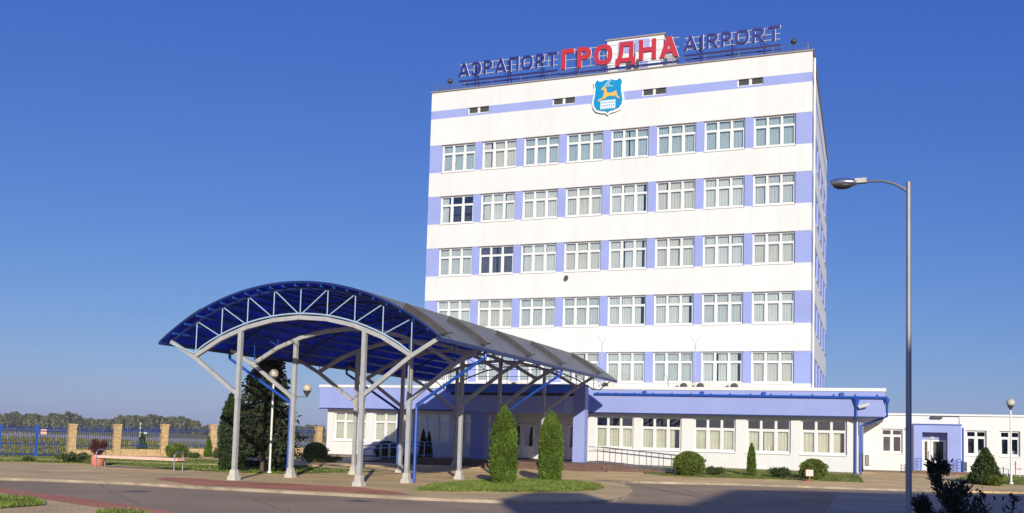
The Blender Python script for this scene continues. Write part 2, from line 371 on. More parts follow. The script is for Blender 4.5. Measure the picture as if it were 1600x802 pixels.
def curtain_mesh(wd, h, gaps=(), seed=0, y=.18):
    rnd = random.Random(seed); mb = MB(); x = .02
    while x < wd - .02:
        x2 = min(wd-.02, x + .05)
        if not any(a <= x < b for a, b in gaps):
            y0 = y + .014*math.sin(x*34 + seed) + .006*math.sin(x*77); y1 = y + .014*math.sin(x2*34 + seed) + .006*math.sin(x2*77)
            mb.add([(x, y0, .04), (x2, y1, .04), (x2, y1, h-.03), (x, y0, h-.03)], [(0,1,2,3)])
        x = x2
    return mb
def make_window(name, wd, h, loc, parent, curt, n=3, tr=.32, gaps=(), seed=0):
    fr = window_mesh(wd, h, n, tr).build(name, M['pvc'], None)
    pn = MB().box(.03, wd-.03, .03, .036, .03, h-.03).build('pane', M['glass'], fr)
    if curt: curtain_mesh(wd, h, gaps, seed).build('curtain', M[curt], fr)
    fr.parent = parent; fr.location = Vector(loc) - world_loc(parent)
    return fr
def dupwin(src, loc, parent):
    c = dup(src, (0, 0, 0), parent=parent); c.location = Vector(loc) - world_loc(parent); return c

# ------------------------------------------------------------------ tower
TY = 61.19; TX0, TX1 = -29.75, -3.17; TD = 24.1; TTOP = 26.84
WX0, BAY, WW, WH, RT, FL = -28.80, 3.147, 2.618, 2.034, 22.90, 3.792
rows = [RT - i*FL for i in range(5)]
tower = thing('office_tower', (-16.5, 73, 0), 'tall white office block with lavender window bands and red rooftop lettering', 'building')
mb = MB(); th = .32
zs = [TTOP] + [v for t in rows for v in (t, t - WH)] + [0.2]
wall = MB()
# front
VX = [-26.86, -20.47, -14.13, -7.84]; VW = 1.66; VZ0, VZ1 = 25.0, 25.46; S0, S1 = 24.86, 25.47
wall.box(TX0, TX1, TY, TY+th, S1, TTOP)
wall.box(TX0, TX1, TY, TY+th, rows[0], S0)
for i in range(5):
    top = rows[i] - WH; bot = rows[i+1] if i < 4 else .2
    wall.box(TX0, TX1, TY, TY+th, bot, top)
# sides and back
def side(x0, x1, lo, hi): wall.box(x0, x1, TY+th, TY+TD, lo, hi)
side(TX1-th, TX1, S1, TTOP); side(TX1-th, TX1, rows[0], S0)
for i in range(5): side(TX1-th, TX1, rows[i+1] if i < 4 else .2, rows[i]-WH)
wall.box(TX0, TX0+th, TY+th, TY+TD, .2, TTOP); wall.box(TX0+th, TX1-th, TY+TD-th, TY+TD, .2, TTOP)
wall.box(TX0+th, TX1-th, TY+th, TY+TD-th, 26.2, 26.5)
wall.build('wall', M['white'], tower)
def lavbox(nm, *a): MB().box(*a).build(nm, M['lav'], tower)
prev = TX0
for vx in VX:
    lavbox('lavender_band', prev, vx, TY, TY+th, S0, S1); lavbox('lavender_band', vx, vx+VW, TY, TY+th, S0, VZ0); prev = vx+VW
lavbox('lavender_band', prev, TX1, TY, TY+th, S0, S1); lavbox('lavender_band', TX1-th, TX1, TY+th, TY+TD, S0, S1)
SW = 2.0; sy = [TY+2.0+i*4.4 for i in range(5)]
for t in rows:
    lo, hi = t-WH, t
    lavbox('lavender_pier', TX0, WX0, TY, TY+th, lo, hi)
    for i in range(7): lavbox('lavender_pier', WX0+i*BAY+WW, WX0+(i+1)*BAY, TY, TY+th, lo, hi)
    lavbox('lavender_pier', WX0+7*BAY+WW, TX1, TY, TY+th, lo, hi)
    p = TY+th
    for y in sy: lavbox('lavender_pier', TX1-th, TX1, p, y, lo, hi); p = y+SW
    lavbox('lavender_pier', TX1-th, TX1, p, TY+TD, lo, hi)
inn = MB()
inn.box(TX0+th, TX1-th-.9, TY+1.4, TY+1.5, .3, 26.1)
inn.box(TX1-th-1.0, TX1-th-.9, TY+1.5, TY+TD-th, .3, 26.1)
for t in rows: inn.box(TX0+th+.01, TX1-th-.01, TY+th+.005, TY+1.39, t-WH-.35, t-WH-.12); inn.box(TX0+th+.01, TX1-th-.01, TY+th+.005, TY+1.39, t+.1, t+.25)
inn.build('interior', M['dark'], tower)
cop = MB()
cop.box(TX0-.1, TX1+.1, TY-.1, TY+.25, TTOP, TTOP+.07); cop.box(TX1-.25, TX1+.1, TY+.25, TY+TD+.1, TTOP, TTOP+.07)
cop.box(TX0-.1, TX0+.25, TY+.25, TY+TD+.1, TTOP, TTOP+.07)
cop.build('roof_coping', M['coping'], tower)
seam = MB(); rnd = random.Random(3)
for i in range(5): # thin drip line at each band top
    seam.box(TX0, TX1, TY-.012, TY, rows[i]-.012, rows[i]+.0)
seam.build('drip_edge', M['coping'], tower)
variants = []
proto = {}
rndw = random.Random(12)
def tw(kind, r, i):
    loc = (WX0+i*BAY, TY+.16, rows[r]-WH)
    j = lambda a, b: (a+rndw.uniform(-.06, .06), b+rndw.uniform(-.06, .06))
    m_, g_ = {'full': (rndw.choice(['curtain', 'curtain', 'curtain_grey', 'curtain_warm']), ()), 'gapR': ('curtain', (j(.9, 1.0), j(2.25, 2.42))), 'gapL': ('curtain', (j(.05, .15), j(1.75, 1.84))), 'mid': ('curtain_warm', (j(.66, .74), j(1.5, 1.58))),
              'blue': ('curtain_blue', ()), 'open': ('curtain', ((.55, 2.6),)), 'darkc': ('curtain_dark', ((1.2, 1.35),)), 'blue2': ('curtain_blue', (j(1.2, 1.28),))}[kind]
    if not proto:
        proto['w'] = make_window('window', WW, WH, loc, tower, m_, gaps=g_, seed=r*8+i); return
    c = dupwin(proto['w'], loc, tower)
    for k in kids(c):
        if k.name.startswith('curtain'):
            nm = curtain_mesh(WW, WH - 0, g_, r*8+i).build('curtain', M[m_]); k.data = nm.data; bpy.data.objects.remove(nm)
K = [['blue','mid','blue','blue','blue2','blue','blue','blue'],
     ['open','gapL','full','full','gapR','mid','full','full'],
     ['full','darkc','gapL','mid','gapR','mid','gapL','full'],
     ['full','full','full','full','gapR','gapR','full','full'],
     ['full','full','full','mid','full','full','gapR','full']]
for r in range(5):
    for i in range(8): tw(K[r][i], r, i)
# side windows
sw = window_mesh(SW, WH, 2).build('window', M['pvc']); MB().box(.03, SW-.03, .03, .036, .03, WH-.03).build('pane', M['glass'], sw)
curtain_mesh(SW, WH, ((.8, 1.0),), 4).build('curtain', M['curtain'], sw)
sw.parent = tower; first = True
for r in range(5):
    for y in sy:
        o = sw if first else dup(sw, (0,0,0), parent=tower); first = False
        o.rotation_euler = (0, 0, rad(90)); o.location = Vector((TX1-.16, y, rows[r]-WH)) - world_loc(tower)
# vents
for vx in VX:
    v = MB(); v.box(vx, vx+VW, TY+.1, TY+.17, VZ0, VZ0+.08); v.box(vx, vx+.09, TY+.1, TY+.17, VZ0+.08, VZ1); v.box(vx+.74, vx+.92, TY+.1, TY+.17, VZ0+.08, VZ1); v.box(vx+VW-.06, vx+VW, TY+.1, TY+.17, VZ0+.08, VZ1)
    f = v.build('vent_window', M['pvc'], tower)
    MB().box(vx+.09, vx+VW-.06, TY+.14, TY+.16, VZ0+.08, VZ1).build('pane', M['dark'], f)
# roof railing
rl = MB()
for z in (TTOP+.35, TTOP+.66): rl.tube([(TX0+.25, TY+.3, z), (TX1-.25, TY+.3, z)], .02, 6); rl.tube([(TX1-.25, TY+.3, z), (TX1-.25, TY+TD-.3, z)], .02, 6); rl.tube([(TX0+.25, TY+.3, z), (TX0+.25, TY+8, z)], .02, 6)
x = TX0+.25
while x < TX1: rl.tube([(x, TY+.3, TTOP-.3), (x, TY+.3, TTOP+.68)], .022, 6); x += 2.17
rl.build('roof_railing', M['galv'], tower)
# penthouse on the roof
ph = MB(); ph.box(-17.75, -13.55, TY+4.2, TY+9, 26.5, 31.0); pho = ph.build('penthouse', M['white'], tower)
MB().box(-17.85, -13.45, TY+4.1, TY+9.1, 31.0, 31.1).build('roof_coping', M['coping'], pho)
l = MB(); l.box(-16.9, -14.6, TY+4.17, TY+4.199, 30.0, 30.85); l.box(-16.9, -16.3, TY+4.17, TY+4.199, 27, 29.0); l.box(-15.3, -14.7, TY+4.17, TY+4.199, 27, 29.2); l.build('lavender_panel', M['lav'], pho)
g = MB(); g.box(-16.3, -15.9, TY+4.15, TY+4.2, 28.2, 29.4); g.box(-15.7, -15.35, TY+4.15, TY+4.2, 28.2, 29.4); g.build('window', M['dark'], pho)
dp = MB(); dp.tube([(TX1+.1, TY+.9, .5), (TX1+.1, TY+.9, 26.7)], .06); dp.build('drainpipe', M['trim_white'], tower)

# roof signs ---------------------------------------------------------
def sup(cx, cy, rx, ry, a0, a1, n, e=2.7):
    o = []
    for k in range(n+1):
        a = a0 + (a1-a0)*k/n; c, q = math.cos(a), math.sin(a)
        o.append((cx + rx*math.copysign(abs(c)**(2/e), c), cy + ry*math.copysign(abs(q)**(2/e), q)))
    return o
GW = {'А': .92, 'A': .92, 'Э': .74, 'Р': .70, 'P': .70, 'П': .78, 'О': .90, 'O': .90, 'Т': .80, 'T': .80, 'Г': .66, 'Д': .98, 'Н': .84, 'I': 0, 'R': .76}
def outline(ch, w, s):
    """closed outlines of a capital of height 1: the first is the outer edge, the others are holes"""
    pi = math.pi
    if ch == 'Г': return [[(0,0),(s,0),(s,1-s),(w,1-s),(w,1),(0,1)]]
    if ch == 'П': return [[(0,0),(s,0),(s,1-s),(w-s,1-s),(w-s,0),(w,0),(w,1),(0,1)]]
    if ch == 'Н': m = .5; return [[(0,0),(s,0),(s,m-s/2),(w-s,m-s/2),(w-s,0),(w,0),(w,1),(w-s,1),(w-s,m+s/2),(s,m+s/2),(s,1),(0,1)]]
    if ch in 'ТT': return [[(w/2-s/2,0),(w/2+s/2,0),(w/2+s/2,1-s),(w,1-s),(w,1),(0,1),(0,1-s),(w/2-s/2,1-s)]]
    if ch == 'I': return [[(0,0),(s,0),(s,1),(0,1)]]
    if ch in 'АA':
        L = lambda y: 1.1*s + (w/2-.55*s)*y; R = lambda y: w - L(y); c = .22; t = s*.85; yi = (w/2-1.1*s)/(w/2-.55*s)
        return [[(0,0),(1.1*s,0),(L(c),c),(R(c),c),(w-1.1*s,0),(w,0),(w/2+.55*s,1),(w/2-.55*s,1)], [(L(c+t),c+t),(R(c+t),c+t),(w/2,yi)]]
    if ch == 'Д':
        d = .17; return [[(0,-d),(s*.9,-d),(s*.9,0),(w-s*.9,0),(w-s*.9,-d),(w,-d),(w,s),(w*.9,s),(w*.9,1),(.2*w,1),(.17*w,.5),(.1*w,s),(0,s)], [(.1*w+s*1.05,s),(w*.9-s,s),(w*.9-s,1-s),(.2*w+s*.95,1-s),(.17*w+s,.5)]]
    if ch in 'ОO': return [sup(w/2,.5,w/2,.5,0,2*pi,36)[:-1], sup(w/2,.5,w/2-s,.5-s,0,2*pi,36)[:-1]]
    if ch in 'РPR':
        m = .38 if ch != 'R' else .42; ry = (1-m)/2; cy = m+ry; bx = w*.5
        arc = sup(bx, cy, w-bx, ry, -pi/2, pi/2, 16, 2.2); inn = sup(bx, cy, w-bx-s, ry-s, -pi/2, pi/2, 16, 2.2)
        base = [(0,0),(s,0),(s,m)] + ([(.42*w,m),(w-1.1*s,0),(w+.02,0),(.42*w+1.25*s,m)] if ch == 'R' else [])
        return [base + [p for p in arc if p[0] > (0.42*w+1.25*s if ch == 'R' else -1)] + [(0,1)], [(s,m+s)] + inn + [(s,1-s)]]
    if ch == 'Э':
        a = rad(148); out = sup(w*.42, .5, w*.58, .5, a, -a, 30, 2.3); inn = sup(w*.42, .5, w*.58-s, .5-s, -a, a, 30, 2.3)
        lo = [p for p in inn[:16] if p[1] < .5-s/2]; hi = [p for p in inn[15:] if p[1] > .5+s/2]
        xr = w-s-.005; return [out + lo + [(xr,.5-s/2),(.3*w,.5-s/2),(.3*w,.5+s/2),(xr,.5+s/2)] + hi]
def grow(poly, e):
    n = len(poly); A = sum(poly[i][0]*poly[(i+1)%n][1]-poly[(i+1)%n][0]*poly[i][1] for i in range(n)); e = e if A > 0 else -e; o = []
    for i in range(n):
        p0, p1, p2 = Vector(poly[i-1]), Vector(poly[i]), Vector(poly[(i+1) % n])
        a = (p1-p0).normalized(); b = (p2-p1).normalized(); na = Vector((a.y, -a.x)); nb = Vector((b.y, -b.x)); m = na+nb
        if m.length < .3: m = na
        m.normalize(); k = e/max(.5, m.dot(na)); o.append((p1.x+m.x*k, p1.y+m.y*k))
    return o
def glyph(ch, s, e, ext):
    w = GW[ch] if ch != 'I' else s; pol = outline(ch, w, s); ccw = None
    pol = [grow(p, e if i == 0 else -e) if e else p for i, p in enumerate(pol)]
    c = bpy.data.curves.new('t', 'CURVE'); c.dimensions = '2D'; c.fill_mode = 'BOTH'; c.extrude = ext
    for p in pol:
        sp = c.splines.new('POLY'); sp.points.add(len(p)-1); sp.use_cyclic_u = True
        for i, q in enumerate(p): sp.points[i].co = (q[0], q[1], 0, 1)
    o = bpy.data.objects.new('t', c); COL.objects.link(o); bpy.context.view_layer.update()
    me = bpy.data.meshes.new_from_object(o.evaluated_get(bpy.context.evaluated_depsgraph_get()))
    bpy.data.objects.remove(o); bpy.data.curves.remove(c); return me, w
def sign(name, word, x0, x1, zb, cap, y, face, bold, label, gap=.24, stretch=None):
    root = thing(name, ((x0+x1)/2, y, TTOP), label, 'sign', 'lettering on the roof edge')
    gl = [(glyph(ch, bold, 0, .05/cap), glyph(ch, bold, .024/cap, .02/cap)) for ch in word]
    tot = sum(g[0][1] for g in gl)*cap; g_ = gap*(len(word)-1); sx = (x1-x0-g_)/tot; x = x0
    for (a, wd), (b, _) in gl:
        par = None
        for k, me in enumerate((a, b)):
            for v in me.vertices:
                X, Yv, Z = v.co
                v.co = (x + X*cap*sx, y + (-Z*cap if k == 0 else -Z*cap + .075), zb + Yv*cap)
            me.materials.clear(); me.materials.append(face if k == 0 else M['halo'])
            o = bpy.data.objects.new('letter' if k == 0 else 'letter_edge', me); COL.objects.link(o)
            setp(o, root if k == 0 else par); par = o if k == 0 else par
        x += wd*cap*sx + gap
    fr = MB(); yb = y + .16
    for z in (zb+.12, zb+cap*.5, zb+cap-.05): fr.beam((x0, yb, z), (x1, yb, z), .035, .035)
    xx = x0+.2
    while xx < x1: fr.beam((xx, yb, zb+.1), (xx, yb, zb+cap), .025, .025); xx += .95
    fr.build('support_rail', M['stone'], root)
    lo = MB(); n = max(3, int((x1-x0)/1.9)); zc = zb - .3
    lo.beam((x0, y+.1, zc), (x1, y+.1, zc), .12, .1); lo.beam((x0, y+.8, zc), (x1, y+.8, zc), .08, .08)
    for i in range(n):
        px = x0 + (i+.5)*(x1-x0)/n
        lo.beam((px, yb+.06, TTOP-.3), (px, yb+.06, zb+cap-.1), .08, .08); lo.beam((px, yb+.1, zb+cap*.7), (px, yb+1.4, TTOP-.3), .06, .06)
        lo.beam((px-.25, yb+.1, zb), (px, yb+.1, zc), .05, .05); lo.beam((px+.25, yb+.1, zb), (px, yb+.1, zc), .05, .05)
    lo.build('support_frame', M['letblue'], root)
    return root
sign('rooftop_sign', 'АЭРАПОРТ', -27.85, -20.3, 28.0, 1.0, TY+.4, M['letblue'], .155, 'thin blue Cyrillic lettering reading АЭРАПОРТ at the left end of the tower roof')
sign('rooftop_sign', 'ГРОДНА', -19.98, -11.75, 27.62, 1.42, TY+.3, M['red'], .215, 'big bold red Cyrillic lettering reading ГРОДНА in the middle of the tower roof', gap=.24)
sign('rooftop_sign', 'AIRPORT', -11.42, -5.2, 27.98, .97, TY+.4, M['letblue'], .155, 'thin blue Latin lettering reading AIRPORT at the right end of the tower roof')

def floodlight(x, lab):
    r = thing('floodlight', (x, TY+.25, TTOP), lab, 'lamp', 'dark lamps on the tower roof edge')
    MB().tube([(x, TY+.25, TTOP), (x, TY+.25, TTOP+.75)], .03, 6).build('bracket', M['metal_dk'], r)
    MB().lathe([(.05, .7), (.17, .74), (.2, .86), (.14, 1.0), (.05, 1.06)], (x, TY+.25, TTOP), 10).build('lamp_head', M['metal_dk'], r, True)
floodlight(-28.45, 'small dark round lamp on the tower roof edge left of the blue Cyrillic word')
floodlight(-4.35, 'small dark round lamp on the tower roof edge right of the word AIRPORT')

# coat of arms -------------------------------------------------------
em = thing('coat_of_arms', (-16.45, TY, 25.2), 'cyan shield shaped emblem with golden leaping deer on the tower front', 'emblem')
def shield(s, cx=-16.42, cz=25.27):
    half = [(0, 1.06), (.22, 1.13), (.48, 1.02), (.66, 1.04), (.82, 1.17), (1.0, .90), (.92, .58), (.96, .1), (1.05, -.35), (1.0, -.72), (.8, -1.0), (.45, -1.12), (.15, -1.16), (0, -1.3)]
    pts = half + [(-x, z) for x, z in half[-2:0:-1]]
    return [(cx + x*s, cz + z*s) for x, z in pts]
MB().prism(shield(1.07), TY-.16, TY-.03).build('shield_rim', M['shieldw'], em)
sf = MB().prism(shield(.96), TY-.20, TY-.161).build('shield_face', M['cyan'], em)
dx, dz = -16.42, 25.27
deer = [(-.62,-.28),(-.38,-.20),(-.30,-.02),(-.26,.25),(-.36,.38),(-.46,.34),(-.47,.44),(-.33,.58),(-.24,.66),(-.21,.52),(-.12,.36),(-.06,.14),(.1,.10),(.36,.14),(.5,.22),(.58,.2),(.60,.02),(.68,-.16),(.84,-.30),(.76,-.34),(.56,-.20),(.48,-.08),(.34,-.18),(.30,-.10),(.1,-.10),(-.08,-.14),(-.20,-.24),(-.5,-.32),(-.66,-.44),(-.70,-.38)]
MB().prism([(dx+x, dz+z+.02) for x, z in deer], TY-.225, TY-.201).build('deer', M['gold'], sf)
fe = MB()
for z in (-.45, -.66, -.87): fe.box(dx-.52, dx+.52, TY-.222, TY-.201, dz+z, dz+z+.06)
for i in range(8): fe.box(dx-.5+i*.136, dx-.44+i*.136, TY-.226, TY-.203, dz-.98, dz-.36)
fe.build('picket_fence', M['shieldw'], sf)
an = MB()
for a, b in [((-.25,.6),(-.1,.85)),((-.1,.85),(.2,.98)),((-.15,.78),(.1,.8)),((-.2,.62),(.1,.62)),((.1,.62),(.34,.58)),((.0,.62),(.1,.72))]: an.beam((dx+a[0], TY-.215, dz+a[1]), (dx+b[0], TY-.215, dz+b[1]), .02, .03)
an.build('antlers', M['shieldw'], sf)

# ------------------------------------------------------------------ wing
WY = 56.19; FY = 55.6; WXL, WXR = -34.35, -0.38; FXL, FXR = -34.66, 1.02; FZ0, FZ1 = 3.48, 5.02
wing = thing('terminal_wing', (-17, 60, 0), 'low white terminal wing with deep lavender fascia wrapping the foot of the tower', 'building')
wins = [(-33.85,-31.35),(-30.8,-28.25),(-27.85,-25.25),(-24.3,-22.35),(-15.5,-13.1),(-12.65,-10.2),(-9.48,-7.05),(-6.45,-3.97),(-3.42,-.95)]
dl, dr = -21.4, -15.95
wz0, wz1 = 1.35, 3.3
wl = MB()
wl.box(WXL, dl, WY, WY+.3, .25, wz0); wl.box(dr, WXR, WY, WY+.3, .25, wz0); wl.box(WXL, WXR, WY, WY+.3, wz1, FZ0)
xs = [WXL] + [v for p in wins for v in p] + [WXR]
for i in range(0, len(xs), 2):
    a, b = xs[i], xs[i+1]
    if a < dl < b: wl.box(a, dl, WY, WY+.3, wz0, wz1); wl.box(dr, b, WY, WY+.3, wz0, wz1)
    else: wl.box(a, b, WY, WY+.3, wz0, wz1)
wl.box(WXL, WXL+.3, WY+.3, 75, .25, FZ0); wl.box(WXR-.3, WXR, WY+.3, 66.3, .25, FZ0)
wl.build('wall', M['white'], wing)
MB().box(WXL+.05, WXR-.02, WY-.03, WY+.05, .2, .42).build('plinth', M['plinth'], wing)
fs = MB(); fs.box(FXL, FXR, FY, FY+.2, FZ0+.04, FZ1-.12); fs.box(FXR-.2, FXR, FY+.2, 66.2, FZ0+.04, FZ1-.12); fs.box(FXL, FXL+.2, FY+.2, 75, FZ0+.04, FZ1-.12)
fs.build('fascia', M['lav'], wing)
ro = MB(); ro.box(FXL-.05, FXR+.05, FY-.06, 75 if False else 66.2, FZ1-.12, FZ1+.06); ro.build('roof_edge', M['trim_white'], wing)
MB().box(FXL+.01, FXR-.01, FY+.205, 66.1, FZ0-.0, FZ0+.038).build('soffit', M['lav'], wing)
MB().box(FXL-.01, FXR+.01, FY-.02, FY+.2, FZ0-.03, FZ0+.036).build('fascia_trim', M['blue_dk'], wing)
gt = MB(); gt.tube([(-15.4, FY-.1, 4.62), (FXR+.12, FY-.1, 4.55)], .075); 
for i in range(15): gt.box(-15.2+i*1.13, -15.16+i*1.13, FY-.12, FY+.0, 4.55, 4.74)
for px_ in (-12.3, -8.9, -5.4, -1.2): gt.box(px_-.1, px_+.1, FY-.16, FY-.0, 4.62, 4.82)
gt.build('gutter', M['blue'], wing)
d1 = MB(); d1.lathe([(.06, -.35), (.08, -.3), (.2, .12)], (-.46, FY-.1, 4.4), 10); d1.tube([(-.46, FY-.1, 4.2), (-.46, FY-.1, 3.5), (-.50, WY-.1, 3.2), (-.50, WY-.1, .3)], .065)
d1.build('drainpipe', M['blue'], wing)
d2 = MB(); d2.tube([(FXR+.1, FY-.1, 4.55), (FXR+.1, FY+.1, 3.55), (WXR+.5, WY+.2, 3.15), (WXR+.15, WY+.25, 3.0), (WXR+.15, WY+.25, .3)], .065); d2.lathe([(.07, 0), (.14, .25), (.14, .3)], (FXR+.1, FY-.1, 4.2), 10)
d2.build('drainpipe', M['blue'], wing)
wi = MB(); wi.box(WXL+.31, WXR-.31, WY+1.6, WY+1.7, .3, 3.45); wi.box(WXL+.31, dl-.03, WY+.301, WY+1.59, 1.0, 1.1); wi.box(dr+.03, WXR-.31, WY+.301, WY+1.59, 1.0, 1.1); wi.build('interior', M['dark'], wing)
for k, (a, b) in enumerate(wins):
    gaps = {4: ((1.5, 1.55),), 5: ((.7, .8), (2.0, 2.3)), 6: ((.0, .1),), 7: ((.75, .95), (1.6, 1.75)), 8: ((2.1, 2.45),)}.get(k, ((.8, .86),))
    w_ = make_window('window', b-a, wz1-wz0, (a, WY+.14, wz0), wing, 'curtain_cream', n=3 if b-a > 2.1 else 2, gaps=gaps, seed=k)
    # the curtains hang from the transom: the top lights stay clear
    for c in kids(w_):
        if c.name.startswith('curtain') and k >= 4:
            c.scale = (1, 1, .7)
# entrance recess and doors
er = MB(); er.box(dl-.02, dl+.12, WY+.3, WY+1.2, .55, 3.4); er.box(dr-.12, dr+.02, WY+.3, WY+1.2, .55, 3.4); er.box(dl+.12, dr-.12, WY+.55, WY+.65, 2.75, 3.4)
for x in (-19.55, -17.9): er.box(x, x+.45, WY+.55, WY+.7, .55, 2.75)
er.box(dl, dr, WY+.3, WY+1.2, 3.4, 3.47)
er.build('entrance_recess', M['white'], wing)
def door(x0, x1, z0, z1, y, parent, m):
    d = MB(); s = .16
    d.box(x0, x1, y, y+.06, z0, z0+(z1-z0)*.36); d.box(x0, x1, y, y+.06, z1-.12, z1)
    d.box(x0, x0+s, y, y+.06, z0+(z1-z0)*.36, z1-.12); d.box(x1-s, x1, y, y+.06, z0+(z1-z0)*.36, z1-.12)
    o = d.build('door', m, parent)
    MB().box(x0+s, x1-s, y+.025, y+.035, z0+(z1-z0)*.36, z1-.12).build('pane', M['glass'], o)
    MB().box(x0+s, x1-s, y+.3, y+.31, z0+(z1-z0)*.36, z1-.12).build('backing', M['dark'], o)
    MB().tube([(x1-.09, y-.05, z0+.8), (x1-.09, y-.05, z0+1.25)], .02, 6).build('handle', M['chrome'], o)
for a, b in ((-21.28, -20.42), (-20.4, -19.56), (-19.08, -18.5), (-18.48, -17.92), (-17.44, -16.76), (-16.74, -16.08)): door(a, b,   .57, 2.72, WY+.57, wing, M['door'])
# portal in front of the doors
PYY = 53.2
pt = MB(); pt.box(-23.45, -16.02, PYY+.12, PYY+.5, 3.34, 4.36); pt.box(-23.45, -23.1, PYY+.5, FY, 3.34, 4.36)
pt.build('portal_beam', mat('grey_blue_render', (.34, .42, .70), .8, var=.05), wing)
MB().box(-16.6, -16.03, PYY+.09, PYY+.119, 3.36, 4.34).build('portal_panel', mat('pale_blue_panel', (.42, .52, .74), .6), wing)
MB().box(-16.0, -15.3, PYY, PYY+.7, .5, 5.05).build('portal_pillar', M['lav'], wing); MB().box(-22.55, -21.65, PYY+.15, PYY+.85, .5, 3.33).build('portal_pillar', M['lav'], wing)
pt = MB(); pt.box(-24.2, -16.01, PYY-.05, PYY+.15, 4.55, 4.98); pt.box(-24.2, -24.0, PYY+.15, FY-.1, 4.55, 4.98)
pt.box(-24.4, -16.01, PYY-.12, PYY+.2, 4.98, 5.05); pt.build('portal_cornice', mat('royal_blue_sheet', (.06, .20, .85), .5, var=.06), wing)
pt = MB()
pt.box(-24.0, -16.01, PYY+.22, PYY+.3, 4.37, 4.54)
for i in range(16): pt.box(-23.9+i*.5, -23.84+i*.5, PYY+.1, PYY+.3, 4.37, 4.55)
pt.build('portal_grille', M['metal_dk'], wing)
MB().box(-23.1, -16.02, PYY+.5, WY, 3.4, 3.55).build('portal_ceiling', M['white'], wing)
pr_ = MB()
for z in (5.5, 5.9): pr_.tube([(-24.2, PYY, z), (-16.2, PYY, z)], .018, 6)
for i in range(7): pr_.tube([(-24.2+i*1.33, PYY, 5.0), (-24.2+i*1.33, PYY, 5.9)], .018, 6)
pr_.build('portal_railing', M['metal_dk'], wing)

# steps and ramps
st = thing('entrance_steps', (-19, 50, .2), 'wide red-brown tiled entrance steps and landing below the glazed doors', 'steps')
s_ = MB()
for k in range(3): s_.box(-25.2+.35*k, -12.9-.35*k-.0, 49.1+.36*k, 57.4 if k == 2 else 49.1+.36*(k+1)+.02, -.1, gz(49.1)+.13*(k+1))
s_.build('step', M['steptile'], st)
def ramp(x0, x1, label, group='wheelchair ramps beside the entrance'):
    r = thing('access_ramp', ((x0+x1)/2, 49.5, .2), label, 'ramp', group)
    zt = .53; m_ = MB(); y0, y1 = 49.9, 51.3
    m_.add([(x0,y0,0),(x1,y0,0),(x1,y1,0),(x0,y1,0),(x0,y0,zt),(x1,y0,gz(50)+.02),(x1,y1,gz(50)+.02),(x0,y1,zt)], [(0,3,2,1),(4,5,6,7),(0,1,5,4),(1,2,6,5),(2,3,7,6),(3,0,4,7)])
    m_.build('ramp_slab', M['steptile'], r)
    for yy in (y0+.08, y1-.08):
        h = MB(); sg = 1 if x1 > x0 else -1
        za = lambda x, hh: zt + (gz(50)+.02-zt)*(x-x0)/(x1-x0) + hh
        for hh in (.9, .68, .12): h.tube([(x0-.5*sg, yy, zt+hh), (x0, yy, zt+hh), (x1, yy, za(x1, hh)), (x1+.15*sg, yy, za(x1, hh)-.05)], .022, 6)
        n = 7
        for i in range(n+1):
            x = x0+(x1-x0)*i/n; h.tube([(x, yy, za(x, -.03)), (x, yy, za(x, .9))], .02, 6)
        h.build('handrail', M['chrome'], r)
ramp(-13.6, -8.9, 'sloping ramp with bright metal handrails on the right side of the entrance steps')
ramp(-24.6, -28.6, 'shaded ramp with metal handrails on the left side of the entrance steps')

# AC units, antennas, cameras on the wing/tower
def ac(x, label, y=TY-.6, z=5.1, big=1):
    r = thing('air_conditioner', (x, y, z), label, 'air conditioner', 'outdoor units on the wing roof')
    MB().box(x-.42, x+.42, y-.17, y+.17, z, z+.6).build('casing', M['ac'], r)
    MB().lathe([(.25, 0), (.25, .02), (.08, .03)], (0,0,0), 16).build('fan_grille', M['metal_dk'], r)
    f = kids(r)[-1] if kids(r)[-1].name.startswith('fan') else [c for c in kids(r) if c.name.startswith('fan')][0]
    f.matrix_parent_inverse = Matrix.Identity(4); f.rotation_euler = (rad(90), 0, 0); f.location = (-.08, -.175, .3)
    return r
def acx(px): return PY(px, 597, TY-.6).x
ac(acx(1071), 'cream air conditioner unit under the sixth window, left of the right antenna foot')
ac(acx(1097), 'cream air conditioner unit just right of the right antenna foot')
ac(acx(1150), 'rightmost cream air conditioner unit on the low roof edge under the seventh window')
ac(acx(806), 'cream air conditioner unit on the low roof seen between the canopy struts above the portal')
ac(acx(948), 'cream air conditioner unit on the low roof at the far tip of the canopy')
def antenna(px, label):
    y = FY+.6; x = PY(px, 570, y).x; z1 = PY(px, 537, y).z
    r = thing('antenna', (x, y, 5.05), label, 'antenna', 'forked white antennas on the wing roof')
    MB().tube([(x, y, 5.0), (x, y, z1)], .03, 6).build('mast', M['stone'], r)
    MB().tube([(x-.25, y, z1+.4), (x, y, z1), (x+.25, y, z1+.4)], .02, 6).build('fork', M['stone'], r)
antenna(940, 'left white forked antenna mast rising from the low roof near the canopy tip')
antenna(1086, 'right white forked antenna mast rising between two air conditioner units')
p = PY(1349, 634, FY-.3)
cm = thing('security_camera', (p.x, FY, p.z), 'white security camera on the fascia beside the blue rainwater funnel', 'camera')
MB().tube([(p.x-.1, FY, p.z-.1), (p.x-.1, FY-.3, p.z-.05)], .035, 6).build('bracket', M['trim_white'], cm)
MB().tube([(p.x+.28, FY-.42, p.z+.06), (p.x-.22, FY-.3, p.z-.08)], .1, 10).build('housing', M['trim_white'], cm)
p = PY(885, 434, TY-.2)
cm = thing('security_camera', (p.x, TY, p.z), 'small dark dome camera on the white band of the tower front', 'camera')
MB().tube([(p.x, TY, p.z+.05), (p.x, TY-.2, p.z+.05)], .04, 6).build('bracket', M['metal_dk'], cm)
